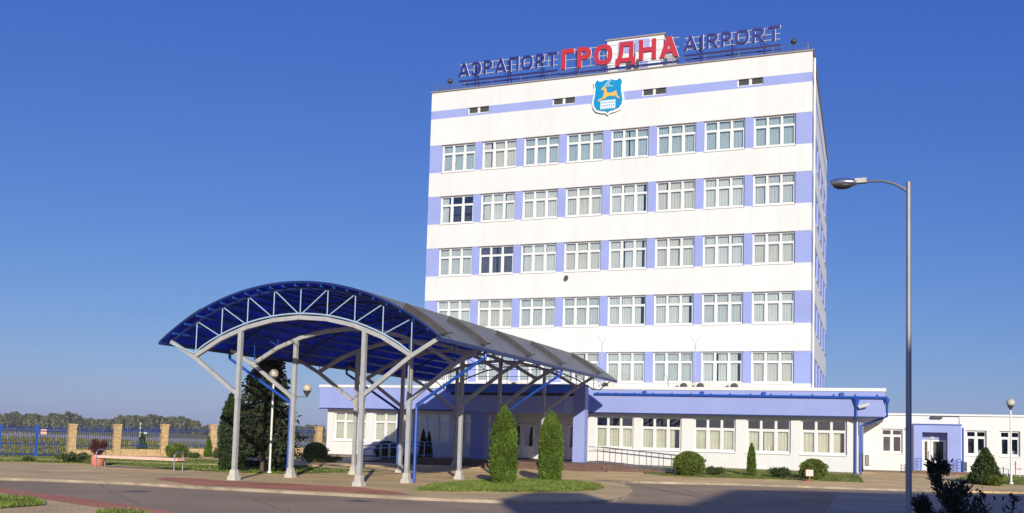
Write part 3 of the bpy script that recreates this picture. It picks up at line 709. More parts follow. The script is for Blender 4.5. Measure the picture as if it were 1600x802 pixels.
MB().lathe([(.04, -.14), (.13, -.08), (.15, .02), (.1, .12), (.04, .15)], (p.x, TY-.24, p.z), 12).build('dome', M['metal_dk'], cm, True)

# ------------------------------------------------------------------ annex on the right
AY = 66.4
an_ = thing('annex_building', (12, 70, 0), 'single-storey white annex with blue doorway at the right edge', 'building')
aw = [(0.98, 2.28), (5.98, 7.17), (7.9, 9.05), (11, 12.2), (14, 15.2), (17, 18.2)]
az0, az1 = 1.55, 3.12
a_ = MB(); AXR = 26
px0, px1 = 2.9, 5.64
a_.box(-.1, px0+.3, AY, AY+.3, .25, az0); a_.box(px1-.3, AXR, AY, AY+.3, .25, az0); a_.box(-.1, AXR, AY, AY+.3, az1, 4.02)
xs = [-.1] + [v for p in aw for v in p] + [AXR]
for i in range(0, len(xs), 2):
    if xs[i] < 3 < xs[i+1]: a_.box(xs[i], 3.3, AY, AY+.3, az0, az1); a_.box(5.2, xs[i+1], AY, AY+.3, az0, az1)
    else: a_.box(xs[i], xs[i+1], AY, AY+.3, az0, az1)
a_.box(AXR-.3, AXR, AY+.3, 80, .25, 4.02)
a_.build('wall', M['white'], an_)
MB().box(-.15, AXR+.1, AY-.12, 80, 4.02, 4.13).build('roof', M['trim_white'], an_)
MB().box(-.1, AXR, AY-.03, AY+.02, .2, .42).build('plinth', M['plinth'], an_)
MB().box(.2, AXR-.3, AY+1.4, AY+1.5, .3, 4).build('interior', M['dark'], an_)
for a, b in aw: make_window('window', b-a, az1-az0, (a, AY+.16, az0), an_, None, n=2, tr=.27)
for a, b in aw[1:3]:
    MB().box(a+.45, a+.65, AY+.5, AY+.6, az0, az0+.35).build('box_file', M['ac'], an_); MB().box(a+.75, a+1.0, AY+.5, AY+.6, az0, az0+.35).build('box_file', M['ac'], an_)
PYa = AY-.9
b_ = MB(); b_.box(px0, px0+.5, PYa, AY, .4, 3.4); b_.box(px1-.78, px1, PYa, AY, .4, 3.4); b_.box(px0+.5, px1-.78, PYa, AY, 2.93, 3.4); b_.box(px0+.5, px1-.78, AY-.02, AY+.1, 2.5, 2.93)
b_.build('portal', M['lav'], an_)
MB().box(px0-.05, px1+.05, PYa-.06, AY, 3.4, 3.46).build('portal_coping', M['blue'], an_)
MB().tube([(px1+.1, PYa+.1, 3.25), (px1+.1, PYa+.1, .4)], .055).build('drainpipe', M['blue'], an_)
door(px0+.52, px0+1.0, .5, 2.48, AY-.05, an_, M['trim_white']); door(px0+1.02, px1-.8, .5, 2.48, AY-.05, an_, M['trim_white'])
MB().box(px0+1.0, px0+1.25, AY-.06, AY-.021, 2.55, 2.75).build('door_sign', M['ac'], an_)
b_ = MB(); b_.box(px0-.1, px1+.5, PYa-.5, PYa+.0, .1, .50); b_.box(px0+.5, px1-.78, PYa, AY+.1, .1, .50); b_.build('doorstep', M['steptile'], an_)
b_ = MB()
for x in (px0+.2, px1-.25):
    for k in range(4): b_.tube([(x-.25, PYa-.4, .65+k*.18), (x+.2, PYa-.4, .75+k*.18)], .016, 5)
    for q in (-.25, -.02, .2): b_.tube([(x+q, PYa-.4, .45), (x+q, PYa-.4, 1.3)], .018, 5)
b_.build('handrail', M['blue'], an_)
MB().box(3.98, 4.62, AY-.25, AY-.0, 3.84, 4.0).build('floodlight', M['metal_dk'], an_)
MB().tube([(4.3, AY-.02, 3.97), (5.6, AY-.02, 3.97), (5.6, AY-.02, 3.5)], .018, 5).build('cable', M['metal_dk'], an_)
u = thing('utility_box', (.1, AY-.2, .4), 'small brown cabinet on the wall beside the blue drainpipe at the wing corner', 'cabinet')
MB().box(-.02, .2, WY+.6, WY+.9, .8, 1.4).build('casing', M['rib'], u)
MB().box(.02, .16, WY+.585, WY+.6, .85, 1.35).build('cabinet_door', M['coping'], u)
q = PY(1510, 730, AY-.3)
ou = thing('air_conditioner', (q.x, AY-.3, .4), 'white outdoor unit on the ground right of the blue annex doorway', 'air conditioner')
MB().box(q.x-.24, q.x+.24, AY-.45, AY-.1, .45, 1.2).build('casing', M['trim_white'], ou)
MB().box(q.x-.2, q.x+.02, AY-.46, AY-.451, .52, 1.12).build('fan_grille', M['metal_dk'], ou)
q = PY(1585, 730, AY-1)
rk = thing('metal_rack', (q.x, AY-1, .3), 'small red and white tube frame standing at the annex wall by the lamp', 'rack')
MB().tube([(q.x-.4, AY-1, .3), (q.x-.4, AY-1, 1.1), (q.x+.3, AY-1, 1.1), (q.x+.3, AY-1, .3)], .025, 6).build('frame', M['trim_white'], rk)
MB().tube([(q.x+.05, AY-1.05, .35), (q.x+.05, AY-1.05, 1.25), (q.x+.05, AY-1.05, .8), (q.x+.4, AY-1.05, .8)], .03, 6).build('crossbar', M['signred'], rk)

# ------------------------------------------------------------------ canopy
CX, HALF, ZE, ZC = -18.93, 5.76, 4.93, 6.98
CR = (HALF**2 + (ZC-ZE)**2) / (2*(ZC-ZE))
def arcz(x, dz=0): return ZC - CR + math.sqrt(max(0, CR*CR - (x-CX)**2)) + dz
YF, YE = 28.43, 52.1
def tilt(y): return .010*(y-28.6)
frames = [28.75, 32.35, 37.3, 41.8, 48.4]
CXL, CXR = -21.36, -16.23
cano = thing('entrance_canopy', (CX, 38, 0), 'long barrel-vaulted canopy with grey forked columns and blue underside reaching to the doors', 'canopy')
def sheet(name, m, z0, z1, xa, xb, y0, y1, n=40, par=None):
    mb = MB(); xs = [xa + (xb-xa)*i/n for i in range(n+1)]
    for i in range(n):
        a, b = xs[i], xs[i+1]
        q = [(x, y, arcz(x) + tilt(y) + zz) for y in (y0, y1) for x, zz in ((a, z0), (b, z0), (b, z1), (a, z1))]
        mb.add(q, [(0,1,2,3), (7,6,5,4), (0,4,5,1), (3,2,6,7)] + ([(0,3,7,4)] if i == 0 else []) + ([(1,5,6,2)] if i == n-1 else []))
    b = bmesh.new(); me = mb.build(name, m, par or cano)
    b.from_mesh(me.data); bmesh.ops.remove_doubles(b, verts=b.verts, dist=.0005); bmesh.ops.recalc_face_normals(b, faces=b.faces); b.to_mesh(me.data); b.free()
    return me
L_, R_ = CX-HALF, CX+HALF
roof = sheet('roof', M['sheet'], .03, .07, L_, R_, YF, YE)
sheet('ceiling', M['under'], 0, .025, L_+.02, R_-.02, YF+.02, YE-.02, par=cano)
sheet('roof_edge', M['blue_dk'], -.01, .07, L_-.01, R_+.01, YF-.05, YF-.004)
y = YF+.9                                     # standing seams across the sheets
while y < YE:
    sj = MB()
    for i in range(24):
        a = L_ + 2*HALF*i/24; b2 = L_ + 2*HALF*(i+1)/24
        sj.beam((a, y, arcz(a)+tilt(y)+.075), (b2, y, arcz(b2)+tilt(y)+.075), .05, .025)
    sj.build('roof_seam', M['seam'], roof); y += 1.05
pu = MB()
for i in range(1, 22):
    x = L_ + 2*HALF*i/22; z = arcz(x) - .06
    pu.beam((x, YF, z+tilt(YF)), (x, YE, z+tilt(YE)), .05, .09)
pu.build('purlins', M['blue'], cano)
eg = MB()
for x in (L_, R_): eg.beam((x, YF-.05, ZE-.03+tilt(YF)), (x, YE, ZE-.03+tilt(YE)), .12, .12)
eg.build('eaves_gutter', M['blue_dk'], cano)
NZ, CHZ = 4.43, 5.79
NX0, NX1 = CX-4.4, CX+4.5
def chordz(x):
    h = (NX1-NX0)/2; s_ = CHZ-NZ; r = (h*h+s_*s_)/(2*s_); return CHZ - r + math.sqrt(max(0, r*r-(x-(NX0+NX1)/2)**2))
def frame(y, columns=True, front=False):
    t = tilt(y); thin = 1.0 if columns else .45
    ch = MB(); xs = [NX0 + (NX1-NX0)*i/8 for i in range(9)]
    for i in range(8): ch.beam((xs[i], y, chordz(xs[i])+t), (xs[i+1], y, chordz(xs[i+1])+t), .13*thin, .15*thin)
    ch.build('truss_chord', M['steel'] if columns else M['metal_dk'], cano)
    web = MB(); rr = .019
    for i in range(9):
        web.tube([(xs[i], y, chordz(xs[i])+t+.08), (xs[i], y, arcz(xs[i])+t-.1)], rr, 6)
        if 0 < i <= 4: web.tube([(xs[i], y, chordz(xs[i])+t+.08), (xs[i-1], y, arcz(xs[i-1])+t-.12)], rr, 6)
        if 4 <= i < 8: web.tube([(xs[i], y, chordz(xs[i])+t+.08), (xs[i+1], y, arcz(xs[i+1])+t-.12)], rr, 6)
    if front: web.tube([(NX0-1.0, y-.1, NZ+.45+t), (NX0, y-.1, NZ+.1+t)] + [(x, y-.1, chordz(x)+t+.13) for x in [NX0+.4+(NX1-NX0-.8)*k/24 for k in range(25)]] + [(NX1, y-.1, NZ+.1+t)], .028, 6)
    web.build('truss_web', M['blue_lt'] if front else M['blue'], cano)
    up = MB()
    for i in range(22):
        a = L_+.3 + (2*HALF-.6)*i/22; b2 = L_+.3 + (2*HALF-.6)*(i+1)/22; up.beam((a, y, arcz(a)+t-.14), (b2, y, arcz(b2)+t-.14), .06, .07)
    up.build('roof_rafter', M['blue_dk'], cano)
    for sgn, cx, nx in ((-1, CXL, NX0), (1, CXR, NX1)):
        tipx = CX + sgn*(HALF-.22); tipz = arcz(tipx)+t-.12
        if columns:
            br = MB(); br.beam((cx+sgn*.06, y, 3.06+t), (nx, y, NZ+t-.05), .12, .14); br.beam((nx, y, NZ+t-.05), (tipx, y, tipz), .12, .14)
            br.build('brace', M['steel'], cano)
            g0 = gz(y); c = MB()
            c.box(cx-.075, cx+.075, y-.075, y+.075, g0+.35, chordz(cx)+t-.04)
            c.box(cx-.09, cx+.09, y-.083, y+.083, 2.86+t, 3.12+t)
            co = c.build('column', M['steel'], cano)
            b_ = MB(); b_.tbox(cx, y, g0-.02, g0+.15, .175, .165); b_.tbox(cx, y, g0+.15, g0+.38, .13, .105)
            b_.build('column_base', M['stone'], co)
            rb = MB()
            xa, xb = CX+sgn*(HALF-1.6), CX+sgn*(HALF-.05)
            n = 6
            for i in range(n):
                a = xa+(xb-xa)*i/n; b2 = xa+(xb-xa)*(i+1)/n
                rb.add([(a, y-.03, arcz(a)+t+.06), (b2, y-.03, arcz(b2)+t+.06), (b2, y+.03, arcz(b2)+t+.06), (a, y+.03, arcz(a)+t+.06),
                        (a+.1*sgn, y-.03, arcz(a)+t+.24), (b2+.1*sgn, y-.03, arcz(b2)+t+.24), (b2+.1*sgn, y+.03, arcz(b2)+t+.24), (a+.1*sgn, y+.03, arcz(a)+t+.24)],
                       [(0,3,2,1),(4,5,6,7),(0,1,5,4),(1,2,6,5),(2,3,7,6),(3,0,4,7)])
            rb.tube([(xb-.1*sgn, y-.3, arcz(xb)+t+.1), (xb+.15*sgn, y+.25, arcz(xb)+t+.22)], .035, 6)
            rb.build('roof_fin', M['rib'], roof)
        else:
            h = MB(); h.tube([(nx, y, NZ+t+.05), (nx+sgn*.35, y, NZ+t-.02), (tipx, y, tipz)], .03, 6); h.build('brace', M['metal_dk'], cano)
    return
for i, y in enumerate(frames): frame(y, True, i == 0)
frame(YE-.25, False)
for y in (frames[1], frames[3]):
    for sgn, cx in ((-1, CXL), (1, CXR)):
        t = tilt(y); ex = CX+sgn*(HALF-.05)
        MB().tube([(ex, y+.15, ZE+t), (ex, y+.15, ZE+t-.28), (ex-sgn*.25, y+.15, ZE+t-.42), (cx+sgn*.24, y+.15, 2.85+t), (cx+sgn*.24, y+.15, 2.6+t), (cx+sgn*.24, y+.15, gz(y)+.02)], .062).build('drainpipe', M['blue'], cano)
# globe lamps
def globe_head(p, r, root, base=True):
    if base: MB().lathe([(.04, -r-.16), (.06, -r-.1), (.16, -r+.06), (.15, -r+.1)], p, 12).build('lamp_socket', M['metal_dk'], root)
    MB().lathe([(max(.01, r*math.sin(math.pi*k/12)), -r*math.cos(math.pi*k/12)) for k in range(13)], p, 20).build('globe', M['globe'], root, True)
def globe_post(base, top, label):
    r = thing('globe_lamp', base, label, 'lamp', 'globe lamp posts')
    MB().tube([base, (base[0], base[1], base[2]+.9), (base[0], base[1], top-.36)], .052, 10, .04).build('post', M['trim_white'], r)
    MB().lathe([(.1, 0), (.1, .06), (.06, .12)], base, 12).build('post_base', M['trim_white'], r)
    globe_head((base[0], base[1], top-.2), .2, r)
b = G(421, 740); globe_post(tuple(b), PY(421, 577, b.y).z, 'white globe lamp post standing in front of the tall dark spruce')
b = G(1580, 757); globe_post(tuple(b), PY(1580, 623, b.y).z, 'white globe lamp post at the far right beside the conical spruce')
y = frames[1]; q = PY(480, 607, y)
wlp = thing('bracket_lamp', (CXL, y, q.z-.5), 'globe lamp on a short arm fixed to a left canopy column', 'lamp')
MB().tube([(CXL+.1, y, q.z-.34), (q.x, y, q.z-.34), (q.x, y, q.z-.28)], .022, 6).build('bracket', M['galv'], wlp)
globe_head((q.x, y, q.z), .175, wlp)

# ------------------------------------------------------------------ street lamp
LX, LY = .835, 21.0
lamp = thing('street_lamp', (LX, LY, RD), 'tall grey steel street lamp with curved arm in front of the right wing', 'street lamp')
MB().tube([(LX, LY, RD-.1), (LX, LY, 3.2), (LX, LY, 7.22)], .062, 14, .05).build('pole', M['galv'], lamp)
hx, hz = -.50, 7.28
arm = [(LX, LY, 7.0), (LX-.1, LY, 7.09), (LX-.27, LY, 7.20), (LX-.5, LY, 7.275), (LX-.72, LY, 7.29), (LX-.95, LY, 7.28)]
MB().tube(arm, .028, 8).build('arm', M['galv'], lamp)
MB().box(LX-1.05, LX-.82, LY-.06, LY+.06, 7.26, 7.36).build('arm_clamp', M['stone'], lamp)
hd = MB(); prof = [(.004, -.3), (.06, -.27), (.105, -.18), (.12, -.05), (.115, .08), (.085, .2), (.06, .26)]
hd.lathe(prof, (0, 0, 0), 16); h_ = hd.build('lamp_head', M['chrome'], lamp, True)
h_.matrix_parent_inverse = Matrix.Identity(4); h_.rotation_euler = (0, rad(94), 0); h_.location = (-1.27, 0, 7.29-RD); h_.scale = (.9, 1.3, 1)
h_.scale = (.85, 1.25, 1)
bw = MB().lathe([(.005, -.07), (.08, -.06), (.13, -.02), (.14, .0)], (0,0,0), 16).build('lamp_glass', M['rib'], lamp, True)
bw.matrix_parent_inverse = Matrix.Identity(4); bw.location = (-1.29, 0, 7.23-RD); bw.scale = (1.5, 1, 1)

# ------------------------------------------------------------------ fence and gate
F0, F1 = Vector((-44.2, 43.9, 0)), Vector((-36.0, 57.3, 0))
def onfence(px):                               # where the view ray at px crosses the fence line
    d = ray(px, 690); a = F1.x-F0.x; b = F1.y-F0.y
    t = (F0.x*b - F0.y*a) / (d.x*b - d.y*a); return Vector((d.x*t, d.y*t, 0))
fence = thing('fence', (-40, 50, .2), 'blue palisade fence on a sandstone base between square sandstone pillars', 'fence')
pp = [onfence(x) for x in (112, 182, 256, 332, 411, 497)]
fd = (F1-F0).normalized(); ang = math.atan2(fd.y, fd.x)
def obox(mb, c, hw, hl, z0, z1):
    a = fd*hl; n = Vector((-fd.y, fd.x, 0))*hw
    q = [c-a-n, c+a-n, c+a+n, c-a+n]
    mb.add([(v.x, v.y, z0) for v in q] + [(v.x, v.y, z1) for v in q], [(0,3,2,1),(4,5,6,7),(0,1,5,4),(1,2,6,5),(2,3,7,6),(3,0,4,7)])
for p in pp:
    m_ = MB(); g0 = gz(p.y)
    for k in range(8): obox(m_, p, .20+.02*random.random(), .20+.02*random.random(), g0-.1+k*.25, g0+.15+k*.25-.008)
    obox(m_, p, .235, .235, g0+1.9, g0+1.98)
    m_.build('pillar', M['pillar'], fence)
for i in range(5):
    a, b = pp[i], pp[i+1]; c = (a+b)/2; hl = (b-a).length/2-.22; g0 = gz(c.y)
    m_ = MB(); obox(m_, c, .16, hl, g0-.15, g0+.42); m_.build('base_wall', M['pillar'], fence)
    m_ = MB()
    for z in (.62, 1.62, 1.5): obox(m_, c, .025, hl, g0+z, g0+z+.05)
    n = int(hl*2/.13)
    for k in range(n):
        q = c + fd*(-hl + (k+.5)*.13); obox(m_, q, .011, .011, g0+.5, g0+1.86)
    m_.build('palisade_panel', M['fence'], fence)
gate = thing('gate', (-48, 38, .1), 'blue railing gate section with posts at the far left before the field', 'gate')
gA = onfence(112) - fd*.3; gB = onfence(-150); gm = onfence(57); g2 = onfence(-1)
def gatepanel(a, b):
    c = (a+b)/2; hl = (b-a).length/2; g0 = gz(c.y); m_ = MB()
    for z in (.12, .72, 1.62, 1.48): obox(m_, c, .03, hl, g0+z, g0+z+.06)
    for k in range(int(hl*2/.13)):
        q = c + fd*(-hl + (k+.5)*.13); obox(m_, q, .011, .011, g0+.0, g0+1.82)
    m_.build('railing_panel', M['fence'], gate)
gatepanel(gm, gA); gatepanel(g2, gm); gatepanel(gB, g2)
for q in (gm, g2):
    m_ = MB(); obox(m_, q, .07, .07, gz(q.y)-.2, gz(q.y)+1.85); m_.build('gate_post', M['blue'], gate)
m_ = MB(); q = gm + fd*.35; obox(m_, q, .015, .16, 1.25, 1.57); m_.build('warning_plate', M['pink'], gate)
m_ = MB(); c = (gB+gA)/2; obox(m_, c, .25, (gA-gB).length/2, -.05, .03+gz(c.y)); m_.build('gate_sill', M['kerb'], gate)

# ------------------------------------------------------------------ foliage builders
def noise3(p, s):
    return math.sin(p[0]*s*1.7+1.3)*math.sin(p[1]*s*2.1+.7)*math.sin(p[2]*s*1.9+2.1)
def leafcloud(name, pts, m, parent, size, seed=0, up=0.0, asp=2.8):
    rnd = random.Random(seed); mb = MB()
    for (p, n) in pts:
        d = Vector((rnd.gauss(0, 1), rnd.gauss(0, 1), rnd.gauss(0, 1)+up)).normalized() + n*.9
        d.normalize(); s = size*rnd.uniform(.6, 1.4)
        a = d.cross(Vector((rnd.gauss(0,1), rnd.gauss(0,1), rnd.gauss(0,1)))).normalized()*s/asp
        mb.add([p-a, p+a, p+d*s+a*.4, p+d*s-a*.4], [(0,1,2,3)])
    return mb.build(name, m, parent, fix=False)
def topiary(kind, base, h, r, prof, leaf, label, cat, n, size, seed, group=None, name=None, bump=.2, parts='foliage'):
    """closed clipped shape: prof(t) gives radius factor at height fraction t"""
    rnd = random.Random(seed); root = thing(name or kind, tuple(base), label, cat, group)
    B = Vector(base); pts = []
    ph = rnd.uniform(0, 9)
    for _ in range(n):
        t = rnd.random(); 
        if rnd.random() > prof(t)+.12: t = rnd.random()*.8
        a = rnd.uniform(0, 2*math.pi); k = prof(t)*r
        lump = 1 + bump*noise3((math.cos(a)*2+ph, math.sin(a)*2, t*h/r*1.2), 2.3) + bump*.6*noise3((math.cos(a)*5, math.sin(a)*5+ph, t*h/r*3), 2.1)
        rr = k*lump*(1 - .28*rnd.random()**2)
        nrm = Vector((math.cos(a), math.sin(a), .25+.9*(t > .8)))
        pts.append((B + Vector((rr*math.cos(a), rr*math.sin(a), t*h)), nrm.normalized()*.6))
    leafcloud(parts, pts, leaf, root, size, seed, up=.8)
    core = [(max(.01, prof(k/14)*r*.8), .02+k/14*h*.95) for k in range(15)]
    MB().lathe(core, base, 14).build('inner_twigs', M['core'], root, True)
    MB().tube([B-Vector((0,0,.1)), B+Vector((0,0,h*.3))], .05, 6).build('trunk', M['bark'], root)
    return root
col_prof = lambda t: (min(1, .84+t*.7) if t < .23 else 1.0) * (1-.12*max(0, t-.2)) * (1 if t < .5 else max(0, 1-((t-.5)/.51)**2.6))
cone_prof = lambda t: (min(1, .7+t*3)) * max(.02, 1-t)**.75
ball_prof = lambda t: math.sqrt(max(0, 1-(2*t*.93-.86)**2))
def sizeat(px0, px1, Y): return abs(PY(px1, 700, Y).x - PY(px0, 700, Y).x)/2*.91

def put(kind, px, pyb, pyt, x0, x1, prof, leaf, label, cat, n, size, seed, group=None, name=None, Y=None, **kw):
    b = G(px, pyb) if Y is None else Vector((PY(px, 700, Y).x, Y, gz(Y)))
    h = PY(px, pyt, b.y).z - b.z; r = sizeat(x0, x1, b.y)
    return topiary(kind, b, h, r, prof, leaf, label, cat, n, size, seed, group, name, **kw)
put('thuja_tree', 786, 757, 634, 764.5, 805.5, col_prof, M['thuja_leaf'], 'taller clipped columnar thuja on the left of the grass island', 'tree', 34000, .046, 1, 'thujas on the grass island')
put('thuja_tree', 859, 752, 642, 840, 877.5, col_prof, M['thuja_leaf'], 'shorter clipped columnar thuja on the right of the grass island', 'tree', 30000, .046, 2, 'thujas on the grass island')
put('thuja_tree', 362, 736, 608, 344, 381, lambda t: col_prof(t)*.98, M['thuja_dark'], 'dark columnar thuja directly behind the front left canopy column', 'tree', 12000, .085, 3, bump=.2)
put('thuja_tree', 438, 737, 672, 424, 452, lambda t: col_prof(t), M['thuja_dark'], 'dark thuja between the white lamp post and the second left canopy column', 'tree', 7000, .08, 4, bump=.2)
put('boxwood_ball', 492, 722, 692, 475, 510, ball_prof, M['box_leaf'], 'round clipped bush in front of the left corner of the wing', 'bush', 6000, .06, 5, name='round_bush')
put('b', 1076, 743, 706, 1051, 1102, ball_prof, M['box_leaf'], 'large round clipped bush at the lower end of the right ramp', 'bush', 8000, .06, 6, name='round_bush')
put('b', 1271, 749, 718, 1249, 1293, ball_prof, M['box_leaf'], 'round clipped bush behind the small red and white sign', 'bush', 8000, .06, 7, name='round_bush')
put('b', 1174, 744, 693, 1166.5, 1181.5, cone_prof if False else (lambda t: col_prof(t)*(1-.3*t)), M['thuja_leaf'], 'narrow young columnar thuja below the right wing windows', 'bush', 4500, .06, 8, name='young_thuja')
put('b', 1540, 757, 702, 1510, 1567, cone_prof, M['juniper_leaf'], 'broad conical spruce left of the right globe lamp', 'tree', 10000, .11, 9, name='conical_spruce', bump=.35)
put('b', 1553, 759, 744, 1538, 1567, ball_prof, M['box_leaf'], 'bright low rounded bush at the foot of the conical spruce', 'bush', 4000, .06, 10, name='low_bush')
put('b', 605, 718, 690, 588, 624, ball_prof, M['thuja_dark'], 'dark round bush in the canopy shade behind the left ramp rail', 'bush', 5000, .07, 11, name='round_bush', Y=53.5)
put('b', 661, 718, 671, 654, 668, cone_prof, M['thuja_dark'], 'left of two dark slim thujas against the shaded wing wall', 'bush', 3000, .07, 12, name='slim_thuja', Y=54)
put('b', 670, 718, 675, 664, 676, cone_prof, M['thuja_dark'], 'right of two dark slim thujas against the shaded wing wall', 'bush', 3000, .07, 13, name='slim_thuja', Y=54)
put('b', 221, 711, 676, 214, 229, cone_prof, M['thuja_leaf'], 'small conical thuja behind the long bench below the striped mast', 'bush', 3500, .07, 14, name='conical_thuja', bump=.3)
put('b', 325, 714, 682, 319, 331, cone_prof, M['thuja_leaf'], 'small narrow conical thuja beside the fourth fence pillar', 'bush', 3000, .07, 15, name='conical_thuja')
put('b', 276, 715, 694, 259, 288, ball_prof, M['box_leaf'], 'rounded green bush behind the right end of the long bench', 'bush', 5000, .07, 16, name='round_bush', bump=.3)
put('b', 388, 716, 694, 374, 400, ball_prof, M['box_leaf'], 'rounded yellow-green bush behind the short bench', 'bush', 4500, .07, 17, name='round_bush', bump=.25)

def sprawl(px, pyb, pyt, x0, x1, leaf, label, n, seed, name='juniper_bush', cat='bush', depth=.7, size=.07, Y=None):
    b = G(px, pyb) if Y is None else Vector((PY(px, 700, Y).x, Y, gz(Y))); h = PY(px, pyt, b.y).z - b.z; r = sizeat(x0, x1, b.y)
    root = thing(name, tuple(b), label, cat); rnd = random.Random(seed); pts = []; tw = MB()
    for k in range(46):
        a = rnd.uniform(0, 2*math.pi); L = rnd.uniform(.5, 1.0); e = Vector((r*L*math.cos(a), r*depth*L*math.sin(a), h*rnd.uniform(.45, 1.0)*(1.15-.5*L)))
        mid = e*.5 + Vector((0, 0, h*.25)); tw.tube([b+Vector((0,0,-.02)), b+mid, b+e], .012, 4, .004)
        for j in range(n//46):
            u = rnd.uniform(.25, 1.02); p = (mid*2*u*(1-u)) + e*u*u; p = p + Vector((rnd.gauss(0, .06), rnd.gauss(0, .06), rnd.gauss(0, .045)))
            p.z = max(.01, p.z); pts.append((b+p, e.normalized()*.6))
    leafcloud('foliage', pts, leaf, root, size, seed, up=.5, asp=3)
    tw.build('branches', M['bark'], root)
    return root
sprawl(113, 723, 705, 82, 140, M['juniper_leaf'], 'low spreading juniper left of the red planter', 3500, 21)
sprawl(45, 722, 714, 36, 53, M['juniper_leaf'], 'tiny low juniper tuft by the far left gate', 900, 22)
sprawl(302, 716, 707, 291, 312, M['juniper_leaf'], 'low juniper between the round bush and the narrow thuja at the fence', 1200, 31)
sprawl(516, 723, 711, 494, 537, M['juniper_leaf'], 'low spreading juniper at the left corner of the wing', 2200, 23)
sprawl(1118, 743, 728, 1102, 1136, M['juniper_leaf'], 'low feathery juniper between the large round bush and the young thuja', 2500, 24)
sprawl(1217, 747, 729, 1197, 1239, M['juniper_leaf'], 'low feathery juniper right of the young thuja', 2800, 25)
sprawl(242, 712, 702, 232, 250, M['juniper_leaf'], 'low juniper tuft right of the small conical thuja', 1000, 26)
sprawl(340, 716, 708, 331, 347, M['juniper_leaf'], 'low juniper tuft right of the narrow thuja at the fence', 900, 27)
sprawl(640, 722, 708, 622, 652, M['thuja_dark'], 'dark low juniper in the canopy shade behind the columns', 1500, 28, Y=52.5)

def spruce(base, h, r, leaf, label, z0=.0, n_lv=26, seed=0, name='spruce_tree', nd=34, size=.16):
    root = thing(name, tuple(base), label, 'tree'); rnd = random.Random(seed); B = Vector(base)
    MB().tube([B-Vector((0,0,.1)), B+Vector((0,0,h*.5)), B+Vector((0,0,h*.97))], h*.022, 8, .015).build('trunk', M['bark'], root)
    br = MB(); pts = []
    for k in range(n_lv):
        t = z0/h + (1-z0/h)*(k+rnd.random()*.6)/n_lv; R = r*(1-t)**.72*rnd.uniform(.85, 1.12)
        for j in range(10 if t < .8 else 6):
            a = 2*math.pi*j/10 + rnd.uniform(-.3, .3)+k; RR = R*rnd.uniform(.65, 1.1)
            s = B+Vector((0,0,t*h)); e = s+Vector((RR*math.cos(a), RR*math.sin(a), -RR*.22+rnd.uniform(-.1,.12))); m = (s+e)/2+Vector((0,0,-RR*.05))
            br.tube([s, m, e], .018, 4, .005)
            for q in range(nd):
                u = rnd.random()**.7; p = s.lerp(e, u); wdt = .26*(1-u*.5)*max(.4, RR)
                p = p + Vector((rnd.gauss(0, wdt*.5), rnd.gauss(0, wdt*.5), rnd.gauss(-.05, .06)))
                pts.append((p, (e-s).normalized()*.8+Vector((0,0,-.15))))
    leafcloud('crown', pts, leaf, root, size, seed, asp=3.2); br.build('branches', M['bark'], root)
    return root
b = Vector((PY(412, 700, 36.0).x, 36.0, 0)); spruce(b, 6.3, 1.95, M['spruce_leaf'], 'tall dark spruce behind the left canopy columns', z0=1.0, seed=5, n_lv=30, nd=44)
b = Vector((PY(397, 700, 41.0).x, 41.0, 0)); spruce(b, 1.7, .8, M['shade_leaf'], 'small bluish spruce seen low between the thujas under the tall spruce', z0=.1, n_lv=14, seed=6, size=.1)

# barberry in a planter
b = G(152, 728); pl = thing('planter', tuple(b), 'round reddish concrete planter at the left end of the long bench', 'planter')
MB().lathe([(.23, 0), (.27, .04), (.285, .3), (.27, .5), (.24, .51), (.22, .44), (.02, .43)], b, 24).build('bowl', M['planter'], pl, True)
bb = thing('barberry_bush', (b.x, b.y, b.z+.43), 'dark red-purple barberry growing in the round planter', 'bush')
rnd = random.Random(30); pts = []; tw_ = MB(); B = b+Vector((0,0,.43))
for k in range(70):
    a = rnd.uniform(0, 2*math.pi); e = Vector((.56*math.cos(a)*rnd.random()**.5, .42*math.sin(a)*rnd.random()**.5, rnd.uniform(.35, .82)))
    tw_.tube([B, B+e*.5+Vector((0,0,.06)), B+e], .006, 4)
    for j in range(40):
        u = rnd.uniform(.25, 1); pts.append((B+e*u+Vector((rnd.gauss(0,.03), rnd.gauss(0,.03), rnd.gauss(0,.03))), e.normalized()*.4))
leafcloud('foliage', pts, M['barberry_leaf'], bb, .045, 30, asp=2); tw_.build('branches', M['bark'], bb)

# benches
def bench(x0, x1, y, label):
    z = gz(y)+.02; r = thing('bench', ((x0+x1)/2, y, z), label, 'bench', 'benches with wooden slats')
    s = MB()
    for k in range(4): s.box(x0, x1, y-.24+k*.125, y-.14+k*.125, z+.42, z+.53)
    s.build('seat', M['pink'], r)
    for x in (x0+.12, x1-.12):
        h = MB(); pts = [(x, y-.27, z-.02), (x, y-.27, z+.62)] + [(x, y-.27*math.cos(math.pi*k/10), z+.62+.17*math.sin(math.pi*k/10)) for k in range(1, 10)] + [(x, y+.27, z+.62), (x, y+.27, z-.02)]
        h.tube(pts, .033, 8); h.build('armrest', M['galv'], r)
        MB().box(x-.05, x+.05, y-.24, y+.24, z+.38, z+.418).build('leg', M['metal_dk'], r)
q0 = G(166, 729); q1 = G(275, 733); bench(-32.0, -27.5, 33.3, 'long bench with faded pink slats and hoop metal ends beside the planter')
bx = PY(385, 715, 38.3).x; bench(bx-.9, PY(422, 715, 38.3).x, 38.3, 'short pink bench partly hidden behind the front left canopy columns')

